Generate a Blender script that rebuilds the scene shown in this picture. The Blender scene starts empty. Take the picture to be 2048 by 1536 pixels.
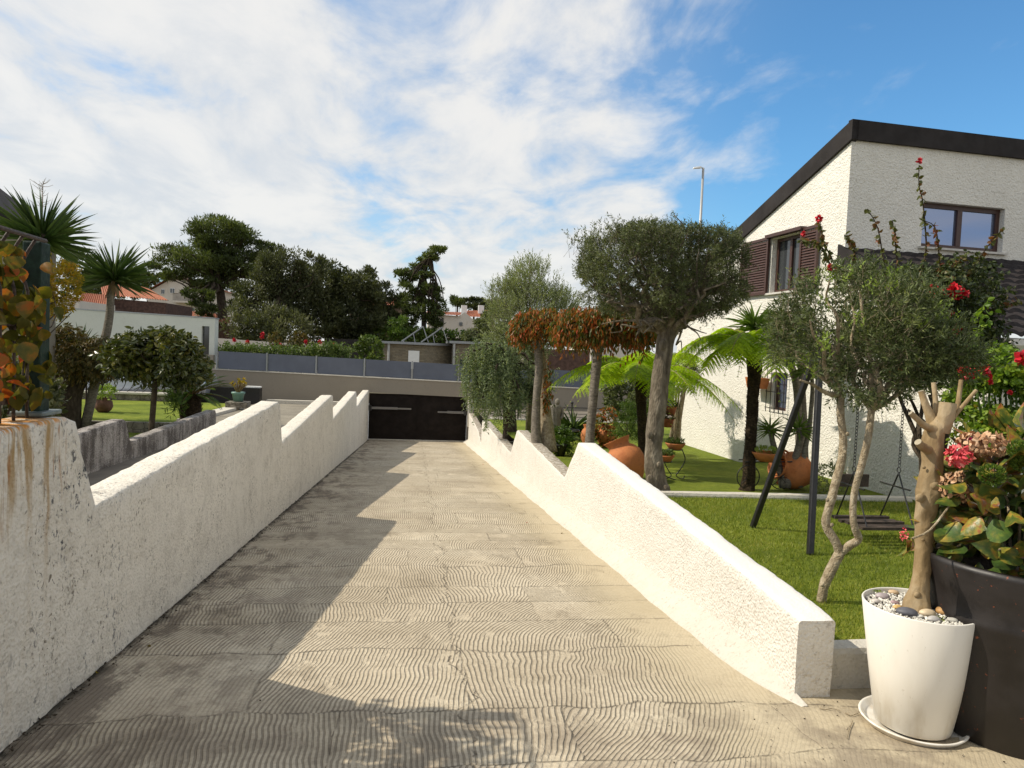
import bpy, math, random
import numpy as np
R_=math.radians
rnd=random.Random(7); rg=np.random.default_rng(11)
scene=bpy.context.scene
# ------------------------------------------------------------------ camera
FP=1420.;YAW=math.atan(195/FP);PIT=.05;ROL=.041;H=1.6
Fv=np.array([math.sin(YAW)*math.cos(PIT),math.cos(YAW)*math.cos(PIT),-math.sin(PIT)])
R0=np.array([math.cos(YAW),-math.sin(YAW),0.]);U0=np.cross(R0,Fv)
Rv=R0*math.cos(ROL)+U0*math.sin(ROL);Uv=-R0*math.sin(ROL)+U0*math.cos(ROL)
C0=np.array([0,0,H])
from mathutils import Matrix,Vector
cd=bpy.data.cameras.new('camera');cam=bpy.data.objects.new('camera',cd);scene.collection.objects.link(cam)
cd.sensor_width=36;cd.lens=FP/2048*36;cd.clip_start=.05;cd.clip_end=6000
cam.matrix_world=Matrix(((Rv[0],Uv[0],-Fv[0],0),(Rv[1],Uv[1],-Fv[1],0),(Rv[2],Uv[2],-Fv[2],H),(0,0,0,1)))
scene.camera=cam
scene.render.resolution_x=1024;scene.render.resolution_y=768
# ------------------------------------------------------------------ light
SUN=np.array([-1,.15,.95]);SUN=SUN/np.linalg.norm(SUN)
sd=bpy.data.lights.new('sun','SUN');sd.energy=4.5;sd.angle=R_(.6);sd.color=(1,.91,.76)
so=bpy.data.objects.new('sun',sd);scene.collection.objects.link(so)
so.rotation_euler=Vector(SUN).to_track_quat('Z','Y').to_euler()
vs=scene.view_settings;vs.view_transform='Standard';vs.look='None';vs.exposure=.0;vs.gamma=1;vs.use_curve_mapping=False
w=bpy.data.worlds.new('World');scene.world=w;w.use_nodes=True
# ------------------------------------------------------------------ node helper
class G:
    def __init__(s,nt): s.nt=nt;s.n=nt.nodes;s.l=nt.links
    def new(s,t,**k):
        n=s.n.new(t)
        for a,b in k.items(): setattr(n,a,b)
        return n
    def put(s,sock,v):
        if v is None: return
        if isinstance(v,bpy.types.NodeSocket): s.l.new(v,sock)
        elif isinstance(v,(tuple,list)):
            v=tuple(v); 
            if len(sock.default_value)==4 and len(v)==3: v=v+(1,)
            sock.default_value=v
        else:
            try: sock.default_value=v
            except Exception: sock.default_value=(v,v,v) if len(sock.default_value)==3 else (v,v,v,1)
    def m(s,op,a,b=None,c=None,clamp=False):
        n=s.new('ShaderNodeMath',operation=op,use_clamp=clamp)
        s.put(n.inputs[0],a);s.put(n.inputs[1],b);s.put(n.inputs[2],c);return n.outputs[0]
    def vm(s,op,a,b=None):
        n=s.new('ShaderNodeVectorMath',operation=op);s.put(n.inputs[0],a);s.put(n.inputs[1],b)
        return n.outputs[1] if op in('DOT_PRODUCT','LENGTH') else n.outputs[0]
    def noise(s,vec,sc,det=3,rough=.55,dist=0,d='3D'):
        n=s.new('ShaderNodeTexNoise',noise_dimensions=d)
        if vec is not None: s.l.new(vec,n.inputs['Vector'])
        n.inputs['Scale'].default_value=sc;n.inputs['Detail'].default_value=det;n.inputs['Roughness'].default_value=rough;n.inputs['Distortion'].default_value=dist
        return n.outputs[0]
    def vor(s,vec,sc,f='F1',o=0):
        n=s.new('ShaderNodeTexVoronoi',feature=f);s.l.new(vec,n.inputs['Vector']);n.inputs['Scale'].default_value=sc
        return n.outputs[o]
    def ramp(s,f,st,mode='LINEAR'):
        n=s.new('ShaderNodeValToRGB');s.put(n.inputs[0],f);cr=n.color_ramp;cr.interpolation=mode
        while len(cr.elements)<len(st): cr.elements.new(.5)
        for e,(p,c) in zip(cr.elements,st):
            e.position=p;e.color=(c,c,c,1) if not isinstance(c,(tuple,list)) else tuple(c)+(1,)
        return n.outputs[0]
    def mr(s,v,a,b,c=0,d=1,sm=True):
        n=s.new('ShaderNodeMapRange');n.interpolation_type='SMOOTHSTEP' if sm else 'LINEAR'
        s.put(n.inputs[0],v)
        for i,x in enumerate((a,b,c,d)): s.put(n.inputs[i+1],x)
        return n.outputs[0]
    def mix(s,f,a,b,bt='MIX'):
        n=s.new('ShaderNodeMix',data_type='RGBA',blend_type=bt)
        s.put(n.inputs[0],f);s.put(n.inputs[6],a);s.put(n.inputs[7],b);return n.outputs[2]
    def pos(s): return s.new('ShaderNodeNewGeometry').outputs['Position']
    def isl(s): return s.new('ShaderNodeNewGeometry').outputs['Random Per Island']
    def sep(s,v):
        n=s.new('ShaderNodeSeparateXYZ');s.l.new(v,n.inputs[0]);return n.outputs
    def comb(s,x,y,z):
        n=s.new('ShaderNodeCombineXYZ')
        for i,v in enumerate((x,y,z)): s.put(n.inputs[i],v)
        return n.outputs[0]
    def scl(s,v,t): return s.vm('MULTIPLY',v,t)
    def bump(s,h,st,di,nrm=None):
        n=s.new('ShaderNodeBump');s.put(n.inputs['Strength'],st);s.put(n.inputs['Distance'],di);s.put(n.inputs['Height'],h)
        if nrm is not None: s.l.new(nrm,n.inputs['Normal'])
        return n.outputs[0]
    def wn(s,v):
        n=s.new('ShaderNodeTexWhiteNoise',noise_dimensions='2D');s.l.new(v,n.inputs['Vector']);return n.outputs['Value']
def MAT(name,fn):
    m=bpy.data.materials.new(name);m.use_nodes=True;g=G(m.node_tree);p=g.n['Principled BSDF'];g.p=p
    def S(base=None,rough=None,normal=None,metal=None,spec=None,coat=None,trans=None):
        if base is not None: g.put(p.inputs['Base Color'],base)
        if rough is not None: g.put(p.inputs['Roughness'],rough)
        if normal is not None: g.l.new(normal,p.inputs['Normal'])
        if metal is not None: g.put(p.inputs['Metallic'],metal)
        if spec is not None: g.put(p.inputs['Specular IOR Level'],spec)
        if coat is not None: g.put(p.inputs['Coat Weight'],coat)
    fn(g,S);return m
# ------------------------------------------------------------------ sky
g=G(w.node_tree);bg=g.n['Background'];bg.inputs['Strength'].default_value=.115
sky=g.new('ShaderNodeTexSky',sky_type='NISHITA',sun_disc=False,sun_elevation=math.asin(SUN[2]),sun_rotation=math.atan2(SUN[0],SUN[1])%(2*math.pi),air_density=1.1,dust_density=.6,ozone_density=1.6)
tc=g.new('ShaderNodeTexCoord').outputs['Generated']
sx=g.sep(tc)
den=g.m('ADD',g.m('MAXIMUM',sx[2],0.0),.16)
pl=g.comb(g.m('DIVIDE',sx[0],den),g.m('DIVIDE',sx[1],den),0.)
# wispy streaks lean to the upper left, as high cirrus breaking into ripples
rot=g.new('ShaderNodeMapping');g.l.new(pl,rot.inputs[0]);rot.inputs['Rotation'].default_value=(0,0,R_(35));rot.inputs['Scale'].default_value=(1,.62,1)
big=g.noise(rot.outputs[0],.9,4,.55,.3)
med=g.noise(rot.outputs[0],2.9,7,.58,.35)
fine=g.noise(rot.outputs[0],9,5,.6,.2)
cl=g.m('ADD',g.m('ADD',g.m('MULTIPLY',big,.50),g.m('MULTIPLY',med,.46)),g.m('MULTIPLY',fine,.11))
BL=Fv+Rv*(1900-1024)/FP-Uv*(210-768)/FP;BL=BL/np.linalg.norm(BL)
dt=g.vm('DOT_PRODUCT',tc,tuple(BL))
bias=g.mr(dt,.905,.99,.125,-.06)
lowb=g.mr(sx[2],.0,.30,.07,-.035)
cl=g.m('ADD',g.m('ADD',cl,bias),lowb)
cm=g.m('MAXIMUM',g.mr(cl,.465,.665,0,1),g.mr(dt,.99,.86,0,.38))
cloudc=g.mix(g.mr(med,.35,.65),(6.3,6.5,6.7),(8.0,7.8,7.45))
skyc=g.mix(1.,sky.outputs[0],(.70,1.20,1.48),'MULTIPLY')
skc=g.mix(g.m('MULTIPLY',cm,.93),skyc,cloudc)
g.put(bg.inputs['Color'],skc)
# ------------------------------------------------------------------ maths helpers
def ray(x,y): return Fv+Rv*(x-1024)/FP-Uv*(y-768)/FP
def Z(x,y,z): r=ray(x,y);return C0+r*((z-H)/r[2])
def Dp(x,y,D): return C0+ray(x,y)*D
def dep(P): return float((np.asarray(P)-C0)@Fv)
def onY(x,y,Y): r=ray(x,y);return C0+r*(Y/r[1])
RS=.0783
def onX(x,y,X): r=ray(x,y);return C0+r*(X/r[0])
def _h(ix,iy,iz,s):
    n=(ix*374761393+iy*668265263+iz*2147483647+s*1274126177)&0xffffffff
    n=((n^(n>>13))*1274126177)&0xffffffff
    return ((n^(n>>16))&0xffff)/65535.
def vn(P,sc,seed=0,oc=1):
    P=np.asarray(P,float);out=0;amp=1;tot=0
    for o in range(oc):
        Q=P*sc+seed*7.31;i=np.floor(Q).astype(np.int64);f=Q-i;f=f*f*(3-2*f);r=0
        for a in(0,1):
            for b in(0,1):
                for c in(0,1):
                    wt=(f[:,0] if a else 1-f[:,0])*(f[:,1] if b else 1-f[:,1])*(f[:,2] if c else 1-f[:,2])
                    r=r+wt*_h(i[:,0]+a,i[:,1]+b,i[:,2]+c,seed+o)
        out=out+r*amp;tot+=amp;amp*=.5;sc*=2.03
    return out/tot-.5
def nz(v): v=np.asarray(v,float);return v/(np.linalg.norm(v,axis=-1,keepdims=True)+1e-9)
ROOT={}
class B:
    def __init__(s): s.v=[];s.n=0;s.f=[]
    def add(s,V,F):
        V=np.asarray(V,float).reshape(-1,3)
        if isinstance(F,np.ndarray): s.f.append(F.astype(np.int64)+s.n)
        else:
            d={}
            for f in F: d.setdefault(len(f),[]).append(f)
            for k in d: s.f.append(np.array(d[k],dtype=np.int64)+s.n)
        s.v.append(V);s.n+=len(V);return s
    def box(s,c,sz,rz=0,M=None):
        c=np.array(c,float);h=np.array(sz,float)/2
        V=np.array([[a,b,d] for a in(-1,1) for b in(-1,1) for d in(-1,1)])*h
        if M is None: k,q=math.cos(rz),math.sin(rz);M=np.array([[k,q,0],[-q,k,0],[0,0,1]])
        return s.add(V@M+c,[(0,1,3,2),(4,6,7,5),(0,4,5,1),(2,3,7,6),(0,2,6,4),(1,5,7,3)])
    def bar(s,a,b,wd,th,up=(0,0,1)):
        a=np.array(a,float);b=np.array(b,float);d=b-a;L=np.linalg.norm(d);d/=L
        x=np.cross(d,up);x=nz(x);z=np.cross(x,d)
        return s.box((a+b)/2,(wd,L,th),M=np.array([x,d,z]))
    def tube(s,P,r,n=8,cap=True,rn=0,seed=0,sub=0):
        P=np.asarray(P,float)
        r=np.full(len(P),r,float) if np.isscalar(r) else np.asarray(r,float)
        if sub:
            t=np.linspace(0,len(P)-1,(len(P)-1)*sub+1);i=np.clip(t.astype(int),0,len(P)-2);f=(t-i)[:,None]
            Q=np.vstack([2*P[0]-P[1],P,2*P[-1]-P[-2]]);p0,p1,p2,p3=Q[i],Q[i+1],Q[i+2],Q[i+3]
            P2=.5*((2*p1)+(-p0+p2)*f+(2*p0-5*p1+4*p2-p3)*f**2+(-p0+3*p1-3*p2+p3)*f**3)
            r=np.interp(t,np.arange(len(r)),r);P=P2
        T=nz(np.gradient(P,axis=0));u=np.cross(T[0],(0,0,1.) if abs(T[0][2])<.9 else (1.,0,0));u=nz(u)
        a=np.arange(n)*2*math.pi/n;V=[]
        for k in range(len(P)):
            u=nz(u-T[k]*(u@T[k]));v=np.cross(T[k],u)
            V.append(P[k]+r[k]*(np.cos(a)[:,None]*u+np.sin(a)[:,None]*v))
        V=np.array(V)
        if rn:
            Vf=V.reshape(-1,3);c=np.repeat(P,n,axis=0);q=vn(Vf,1.2/max(r.max(),.01),seed,2)
            V=(c+(Vf-c)*(1+rn*q*2)[:,None]).reshape(V.shape)
        m=len(P);F=[]
        i=np.arange(m-1)[:,None]*n;j=np.arange(n)[None];k=(j+1)%n
        F=np.stack([i+j,i+k,i+n+k,i+n+j],-1).reshape(-1,4)
        b=s.n;s.add(V.reshape(-1,3),F)
        if cap:
            s.f.append(np.array([list(range(n))[::-1]])+b);s.f.append(np.array([list(range(n))])+b+(m-1)*n)
        return s
    def lathe(s,prof,c,n=32,ax=(0,0,1),rn=0,closed=False):
        ax=nz(np.array(ax,float));x=nz(np.cross(ax,(0,1,.01)));y=np.cross(ax,x);a=np.arange(n)*2*math.pi/n
        V=np.array([[np.array(c)+ax*h+r*(math.cos(t)*x+math.sin(t)*y) for t in a] for r,h in prof]);m=len(prof)
        i=np.arange(m-1)[:,None]*n;j=np.arange(n)[None];k=(j+1)%n
        F=np.stack([i+j,i+k,i+n+k,i+n+j],-1).reshape(-1,4);V=V.reshape(-1,3)
        if rn: V=V+nz(V-np.array(c))*(rn*vn(V,9,3,2))[:,None]
        return s.add(V,F)
    def disc(s,c,r,n=24,z=0):
        a=np.arange(n)*2*math.pi/n
        return s.add(np.stack([c[0]+r*np.cos(a),c[1]+r*np.sin(a),np.full(n,c[2])],-1),[tuple(range(n))])
    def prism(s,pts,off):
        P=np.asarray(pts,float);n=len(P);V=np.vstack([P,P+np.array(off)])
        return s.add(V,[tuple(range(n))[::-1],tuple(range(n,2*n))]+[(i,(i+1)%n,(i+1)%n+n,i+n) for i in range(n)])
    def ell(s,c,r,n=14,rn=0,seed=0,M=None):
        m=n//2+1;t=np.linspace(0,math.pi,m+1);a=np.arange(n)*2*math.pi/n
        V=np.array([[math.sin(p)*math.cos(q),math.sin(p)*math.sin(q),math.cos(p)] for p in t for q in a])
        if rn: V=V*(1+rn*2*vn(V,1.6,seed,3))[:,None]
        V=V*np.array(r)
        if M is not None: V=V@M
        i=np.arange(m)[:,None]*n;j=np.arange(n)[None];k=(j+1)%n
        return s.add(V+np.array(c),np.stack([i+j,i+n+j,i+n+k,i+k],-1).reshape(-1,4))
    def scatter(s,tv,tf,M,P):
        tv=np.asarray(tv,float);N=len(P);K=len(tv)
        V=np.einsum('ka,nab->nkb',tv,M)+np.asarray(P)[:,None,:]
        d={}
        for f in tf: d.setdefault(len(f),[]).append(f)
        base=s.n;s.v.append(V.reshape(-1,3));s.n+=N*K
        for k in d:
            q=np.array(d[k]);s.f.append((q[None]+(np.arange(N)*K)[:,None,None]+base).reshape(-1,k))
        return s
    def build(s,name,mat,parent=None,smooth=False,loc=None):
        V=np.concatenate(s.v)
        if parent is not None: o0=ROOT[parent.name]
        elif loc is not None: o0=np.array(loc,float)
        else: o0=np.array([(V[:,0].min()+V[:,0].max())/2,(V[:,1].min()+V[:,1].max())/2,V[:,2].min()])
        me=bpy.data.meshes.new(name);me.vertices.add(len(V));me.vertices.foreach_set('co',(V-o0).ravel().astype(np.float32))
        li=np.concatenate([f.ravel() for f in s.f]);ct=np.concatenate([np.full(len(f),f.shape[1]) for f in s.f])
        st=np.concatenate([[0],np.cumsum(ct)[:-1]])
        me.loops.add(len(li));me.polygons.add(len(ct))
        me.loops.foreach_set('vertex_index',li.astype(np.int32));me.polygons.foreach_set('loop_start',st.astype(np.int32))
        me.update(calc_edges=True);me.validate()
        me.polygons.foreach_set('use_smooth',np.full(len(me.polygons),bool(smooth)))
        me.materials.append(mat)
        o=bpy.data.objects.new(name,me);scene.collection.objects.link(o)
        if parent is not None: o.parent=parent;ROOT[o.name]=o0
        else: o.location=o0;ROOT[o.name]=o0
        return o
def tag(o,label=None,cat=None,group=None,kind=None):
    if label:o['label']=label
    if cat:o['category']=cat
    if group:o['group']=group
    if kind:o['kind']=kind
    return o
def thing(name,label,cat,loc,group=None):
    o=bpy.data.objects.new(name,None);scene.collection.objects.link(o);o.location=[float(a) for a in loc];o.empty_display_size=.2
    ROOT[o.name]=np.array(loc,float);return tag(o,label,cat,group)
def bevel(o,wd,seg=2):
    m=o.modifiers.new('bevel','BEVEL');m.width=wd;m.segments=seg;m.limit_method='ANGLE';m.angle_limit=R_(35);return o
def frames(D,n=None,rng=rg):
    D=nz(D)
    if n is None: n=rng.normal(size=D.shape)
    X=nz(np.cross(D,n));Zz=np.cross(X,D);return X,D,Zz
def mats(D,L,W,n=None,T=None):
    X,Y,Zz=frames(D,n);L=np.broadcast_to(L,(len(D),))[:,None];W=np.broadcast_to(W,(len(D),))[:,None]
    return np.stack([X*W,Y*L,Zz*L],1)
# ---- leaf templates (x width, y length, z fold)
DIA=([(0,0,0),(.5,.45,.06),(0,1,0),(-.5,.45,.06)],[(0,1,2,3)])
LEAF=([(0,0,0),(.42,.25,.07),(.5,.5,.09),(.3,.78,.04),(0,1,-.06),(-.3,.78,.04),(-.5,.5,.09),(-.42,.25,.07),(0,.5,0)],[(0,1,2,8),(2,3,4,8),(4,5,6,8),(6,7,0,8)])
def bigleaf(curl=.2,fold=.14):
    V=[];F=[];ys=[0,.12,.3,.5,.7,.86,1];ws=[.04,.3,.48,.5,.4,.22,0.01]
    for y,wd in zip(ys,ws):
        zc=-curl*y*y
        for k in(-1,-.5,0,.5,1): V.append((wd*k,y,zc+fold*abs(k)*wd*2+.03*math.sin(y*22+k*3)*abs(k)))
    for i in range(6):
        for k in range(4): a=i*5+k;F.append((a,a+1,a+6,a+5))
    return V,F
BIG=bigleaf();DROOP=bigleaf(.5,.2)
def blade(curve=.25,n=5):
    V=[];F=[]
    for i in range(n+1):
        t=i/n;wd=.5*(1-t**2.2)*(.55+.45*min(1,t*4)) if i<n else .01
        for k in(-1,0,1): V.append((wd*k,t,-curve*t*t-.12*wd*(0 if k else 1)))
    for i in range(n):
        for k in(0,1): a=i*3+k;F.append((a,a+1,a+4,a+3))
    return V,F
# ------------------------------------------------------------------ materials
def m_plain(name,c,rough=.6,var=.12,sc=8,bmp=0,metal=0,spec=.5,coat=None,bsc=60):
    def f(g,S):
        p=g.pos();n=g.noise(p,sc,4)
        col=g.mix(g.mr(n,.3,.7),tuple(x*(1-var) for x in c),tuple(min(1,x*(1+var)) for x in c))
        S(col,g.mr(g.noise(p,sc*3,2),.3,.7,max(0,rough-.08),min(1,rough+.08)),g.bump(g.noise(p,bsc,3),bmp,.01) if bmp else None,metal,spec,coat)
    return MAT(name,f)
def m_stucco(name,base,dirt,amt,rust=False,streak=.5,bs=1.,lichen=0.,bsc=1.):
    def f(g,S):
        p=g.pos();s=g.sep(p)
        st=g.noise(g.scl(p,(1,1,.16)),7,5,.65)
        sp=g.noise(p,42,4,.7);pt=g.noise(p,2.2,4,.6)
        big=g.noise(p,.7,3)
        k=g.m('ADD',g.m('MULTIPLY',sp,.5),g.m('ADD',g.m('MULTIPLY',st,streak*.45),g.m('MULTIPLY',pt,.5)))
        lo=.97-amt*.38
        mask=g.mr(k,lo-.02+.0,lo+.17,0,1)
        col=g.mix(g.mr(big,.3,.7),base,tuple(x*.93 for x in base))
        col=g.mix(g.m('MULTIPLY',g.mr(g.noise(p,14,4,.6),.45,.75),.25*amt),col,dirt)
        col=g.mix(g.m('MULTIPLY',mask,.85),col,dirt)
        pits=g.mr(g.vor(g.scl(p,(1,1,.8)),52),0.0,.16,1,0)
        psel=g.mr(g.noise(p,3.1,4,.6),.50,.66)
        col=g.mix(g.m('MULTIPLY',g.m('MULTIPLY',pits,psel),.55*min(1,amt+.3)),col,tuple(x*.55 for x in dirt))
        sk=g.mr(g.noise(g.scl(p,(1,1,.75)),38,6,.72,.6),.565,.62);sreg=g.mr(g.noise(g.scl(p,(1,1,.6)),1.7,4,.6),.40,.62)
        col=g.mix(g.m('MULTIPLY',g.m('MULTIPLY',sk,g.m('ADD',.25,g.m('MULTIPLY',sreg,.75))),min(1,amt*1.15)),col,tuple(x*.6 for x in dirt))
        mot=g.mr(g.noise(p,5.5,5,.65),.45,.72);col=g.mix(g.m('MULTIPLY',mot,.5*amt),col,tuple(x*.45+y*.55 for x,y in zip(dirt,base)))
        if lichen:
            l=g.mr(g.noise(g.scl(p,(1,1,.7)),26,6,.68,.5),.56,.61);reg=g.mr(g.noise(p,2.6,3),.42,.56)
            reg=g.m('MULTIPLY',reg,g.m('MULTIPLY',g.mr(s[1],3.3,3.8,.3,1),g.mr(s[1],4.35,4.8,1,0)))
            col=g.mix(g.m('MULTIPLY',g.m('MULTIPLY',l,reg),lichen),col,(.045,.05,.06))
        if rust:
            yz=g.comb(g.m('MULTIPLY',s[1],1.),g.m('MULTIPLY',s[2],.10),0.)
            r=g.mr(g.noise(yz,13,3,.6,.3),.50,.66);near=g.mr(s[1],3.72,3.95,1,0)
            fade=g.mr(s[2],.25,1.17,.12,.9);
            r2=g.m('MULTIPLY',g.m('MULTIPLY',r,near),fade)
            col=g.mix(r2,col,(.36,.22,.07))
            r3=g.m('MULTIPLY',g.mr(g.noise(yz,30,3,.6,.3),.57,.66),g.m('MULTIPLY',near,g.mr(s[2],.5,1.15,0,.85)))
            col=g.mix(r3,col,(.34,.15,.04))
            topm=g.m('MULTIPLY',g.mr(s[2],1.135,1.155),near)
            tr=g.mr(g.noise(g.comb(g.m('MULTIPLY',s[0],.15),s[1],0.),19,3,.6),.45,.55)
            col=g.mix(g.m('MULTIPLY',g.m('MULTIPLY',topm,tr),.95),col,(.62,.26,.04))
        h=g.m('ADD',g.m('MULTIPLY',g.noise(p,34*bsc,5,.62),.7),g.m('MULTIPLY',g.vor(p,60*bsc,'SMOOTH_F1'),.5))
        st_=.9*bs
        if name=='white roughcast':
            nzz=g.sep(g.new('ShaderNodeNewGeometry').outputs['True Normal'])[2];upm=g.mr(nzz,.5,.7);nr=g.mr(s[1],9.15,9.3,1,0)
            col=g.mix(g.m('MULTIPLY',g.m('MULTIPLY',upm,nr),.85),col,(.77,.75,.71))
            far=g.m('MULTIPLY',upm,g.m('SUBTRACT',1.,nr));col=g.mix(g.m('MULTIPLY',far,g.mr(g.noise(p,16,5,.7),.35,.6,.25,.95)),col,(.27,.22,.16))
            st_=g.m('SUBTRACT',st_,g.m('MULTIPLY',g.m('MULTIPLY',upm,nr),st_*.75))
        S(col,.9,g.bump(h,st_,.02),spec=.25)
    return MAT(name,f)
M={}
WH=(.84,.80,.72)
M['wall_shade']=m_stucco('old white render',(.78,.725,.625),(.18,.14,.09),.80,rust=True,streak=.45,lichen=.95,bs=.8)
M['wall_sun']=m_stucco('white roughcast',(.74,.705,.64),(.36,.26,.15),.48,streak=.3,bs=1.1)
M['wall_cap']=m_stucco('white painted coping',(.60,.56,.49),(.34,.27,.17),.45,bs=.5)
M['wall_dark']=m_stucco('sooty weathered render',(.46,.42,.38),(.06,.048,.04),.72,streak=1.2,bs=.9)
M['house_wall']=m_stucco('house roughcast',(.80,.77,.70),(.33,.27,.18),.42,streak=.8,bs=1.5,bsc=.62)
M['plaster']=m_stucco('grey beige render',(.29,.255,.205),(.17,.14,.11),.3,streak=1,bs=.15)
M['plaster_white']=m_stucco('far white render',(.62,.63,.57),(.3,.3,.25),.22,streak=1.2,bs=.15)
M['far_white']=m_stucco('white house render',(.66,.60,.52),(.35,.3,.24),.3,streak=1.2,bs=.1)
M['coping']=m_stucco('old concrete kerb',(.62,.58,.50),(.2,.17,.12),.6,bs=.6)
M['black']=m_plain('black painted steel',(.013,.012,.012),.42,.3,20,.15)
M['gate']=m_plain('dark brown gate sheet',(.016,.012,.010),.75,.25,3,spec=.12)
M['chrome']=m_plain('brushed arm metal',(.20,.19,.18),.45,.1,30,metal=.5)
M['brown']=m_plain('brown aluminium',(.060,.026,.019),.42,.2,30)
M['fascia']=m_plain('dark grey fascia',(.026,.022,.021),.7,.25,2,spec=.2)
M['green_metal']=m_plain('green painted metal',(.014,.030,.020),.6,.35,14,.25,spec=.2)
M['rust_metal']=m_plain('rusty iron',(.060,.040,.030),.75,.5,60,.4)
M['panel']=m_plain('grey fence sheet',(.135,.148,.185),.75,.06,2,spec=.15)
M['alu']=m_plain('grey aluminium',(.34,.35,.36),.35,.1,30,metal=.5)
M['zinc']=m_plain('galvanised post',(.40,.40,.39),.4,.1,20,metal=.3)
def f(g,S):
    p=g.pos();s_=g.sep(p);a=g.noise(g.scl(p,(1,1,.3)),9,5,.6);k=g.noise(g.scl(p,(1,1,.4)),60,4,.7);low=g.mr(s_[2],-.22,.02,.5,.0)
    c=g.mix(g.m('MULTIPLY',g.mr(a,.45,.7),g.m('ADD',.10,low)),(.80,.765,.69),(.50,.42,.29));c=g.mix(g.m('MULTIPLY',g.mr(k,.64,.70),.35),c,(.45,.38,.28))
    S(c,g.mr(a,.3,.7,.34,.5),g.bump(k,.05,.003))
M['pot_white']=MAT('cream plastic',f)
M['soil']=m_plain('potting soil',(.05,.035,.022),.95,.4,60,.8)
M['plant_green_pot']=m_plain('sage green plastic',(.12,.23,.19),.5,.12,12)
M['dark_wood']=m_plain('weathered dark slats',(.052,.035,.026),.7,.4,16,.4)
M['tyre']=m_plain('tyre',(.02,.02,.02),.8)
M['white_paint']=m_plain('white gloss',(.78,.78,.76),.4,.04)
M['stone_edge']=m_plain('marble sill',(.55,.52,.47),.5,.12,20)
M['red']=m_plain('red petals',(.52,.010,.022),.5,.35,40,.3)
M['pink']=m_plain('pink petals',(.62,.03,.14),.5,.3,40,.3)
M['statue']=m_stucco('lichened stone',(.62,.58,.48),(.10,.085,.065),.7,streak=2.2,bs=1)
def f(g,S):
    p=g.pos();n=g.noise(p,7,5,.6);k=g.noise(p,45,4)
    c=g.ramp(n,[(.3,(.40,.125,.035)),(.5,(.50,.175,.055)),(.68,(.36,.13,.05)),(.8,(.28,.16,.09))])
    c=g.mix(g.mr(k,.6,.75),c,(.2,.08,.04));S(c,.8,g.bump(k,.5,.006))
M['terracotta']=MAT('terracotta',f)
def f(g,S):
    p=g.pos();k=g.noise(p,30,4,.65);n=g.noise(p,6,4)
    c=g.mix(g.mr(n,.3,.7),(.010,.008,.0075),(.020,.016,.015))
    c=g.mix(g.mr(k,.66,.70),c,(.22,.055,.02));S(c,g.mr(n,.3,.7,.38,.6),g.bump(k,.15,.004))
M['black_pot']=MAT('dark glazed pot with chips',f)
def f(g,S):
    S((.25,.30,.44),.04,spec=1.,metal=.75)
M['glass_sky']=MAT('window glass',f)
def f(g,S):
    S((.05,.055,.06),.06,spec=1.,metal=.2)
M['glass_dark']=MAT('dark glass',f)
def f(g,S):
    p=g.pos();S((.52,.55,.60),.28,metal=.55,coat=.5)
M['car_paint']=MAT('silver car paint',f)
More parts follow.
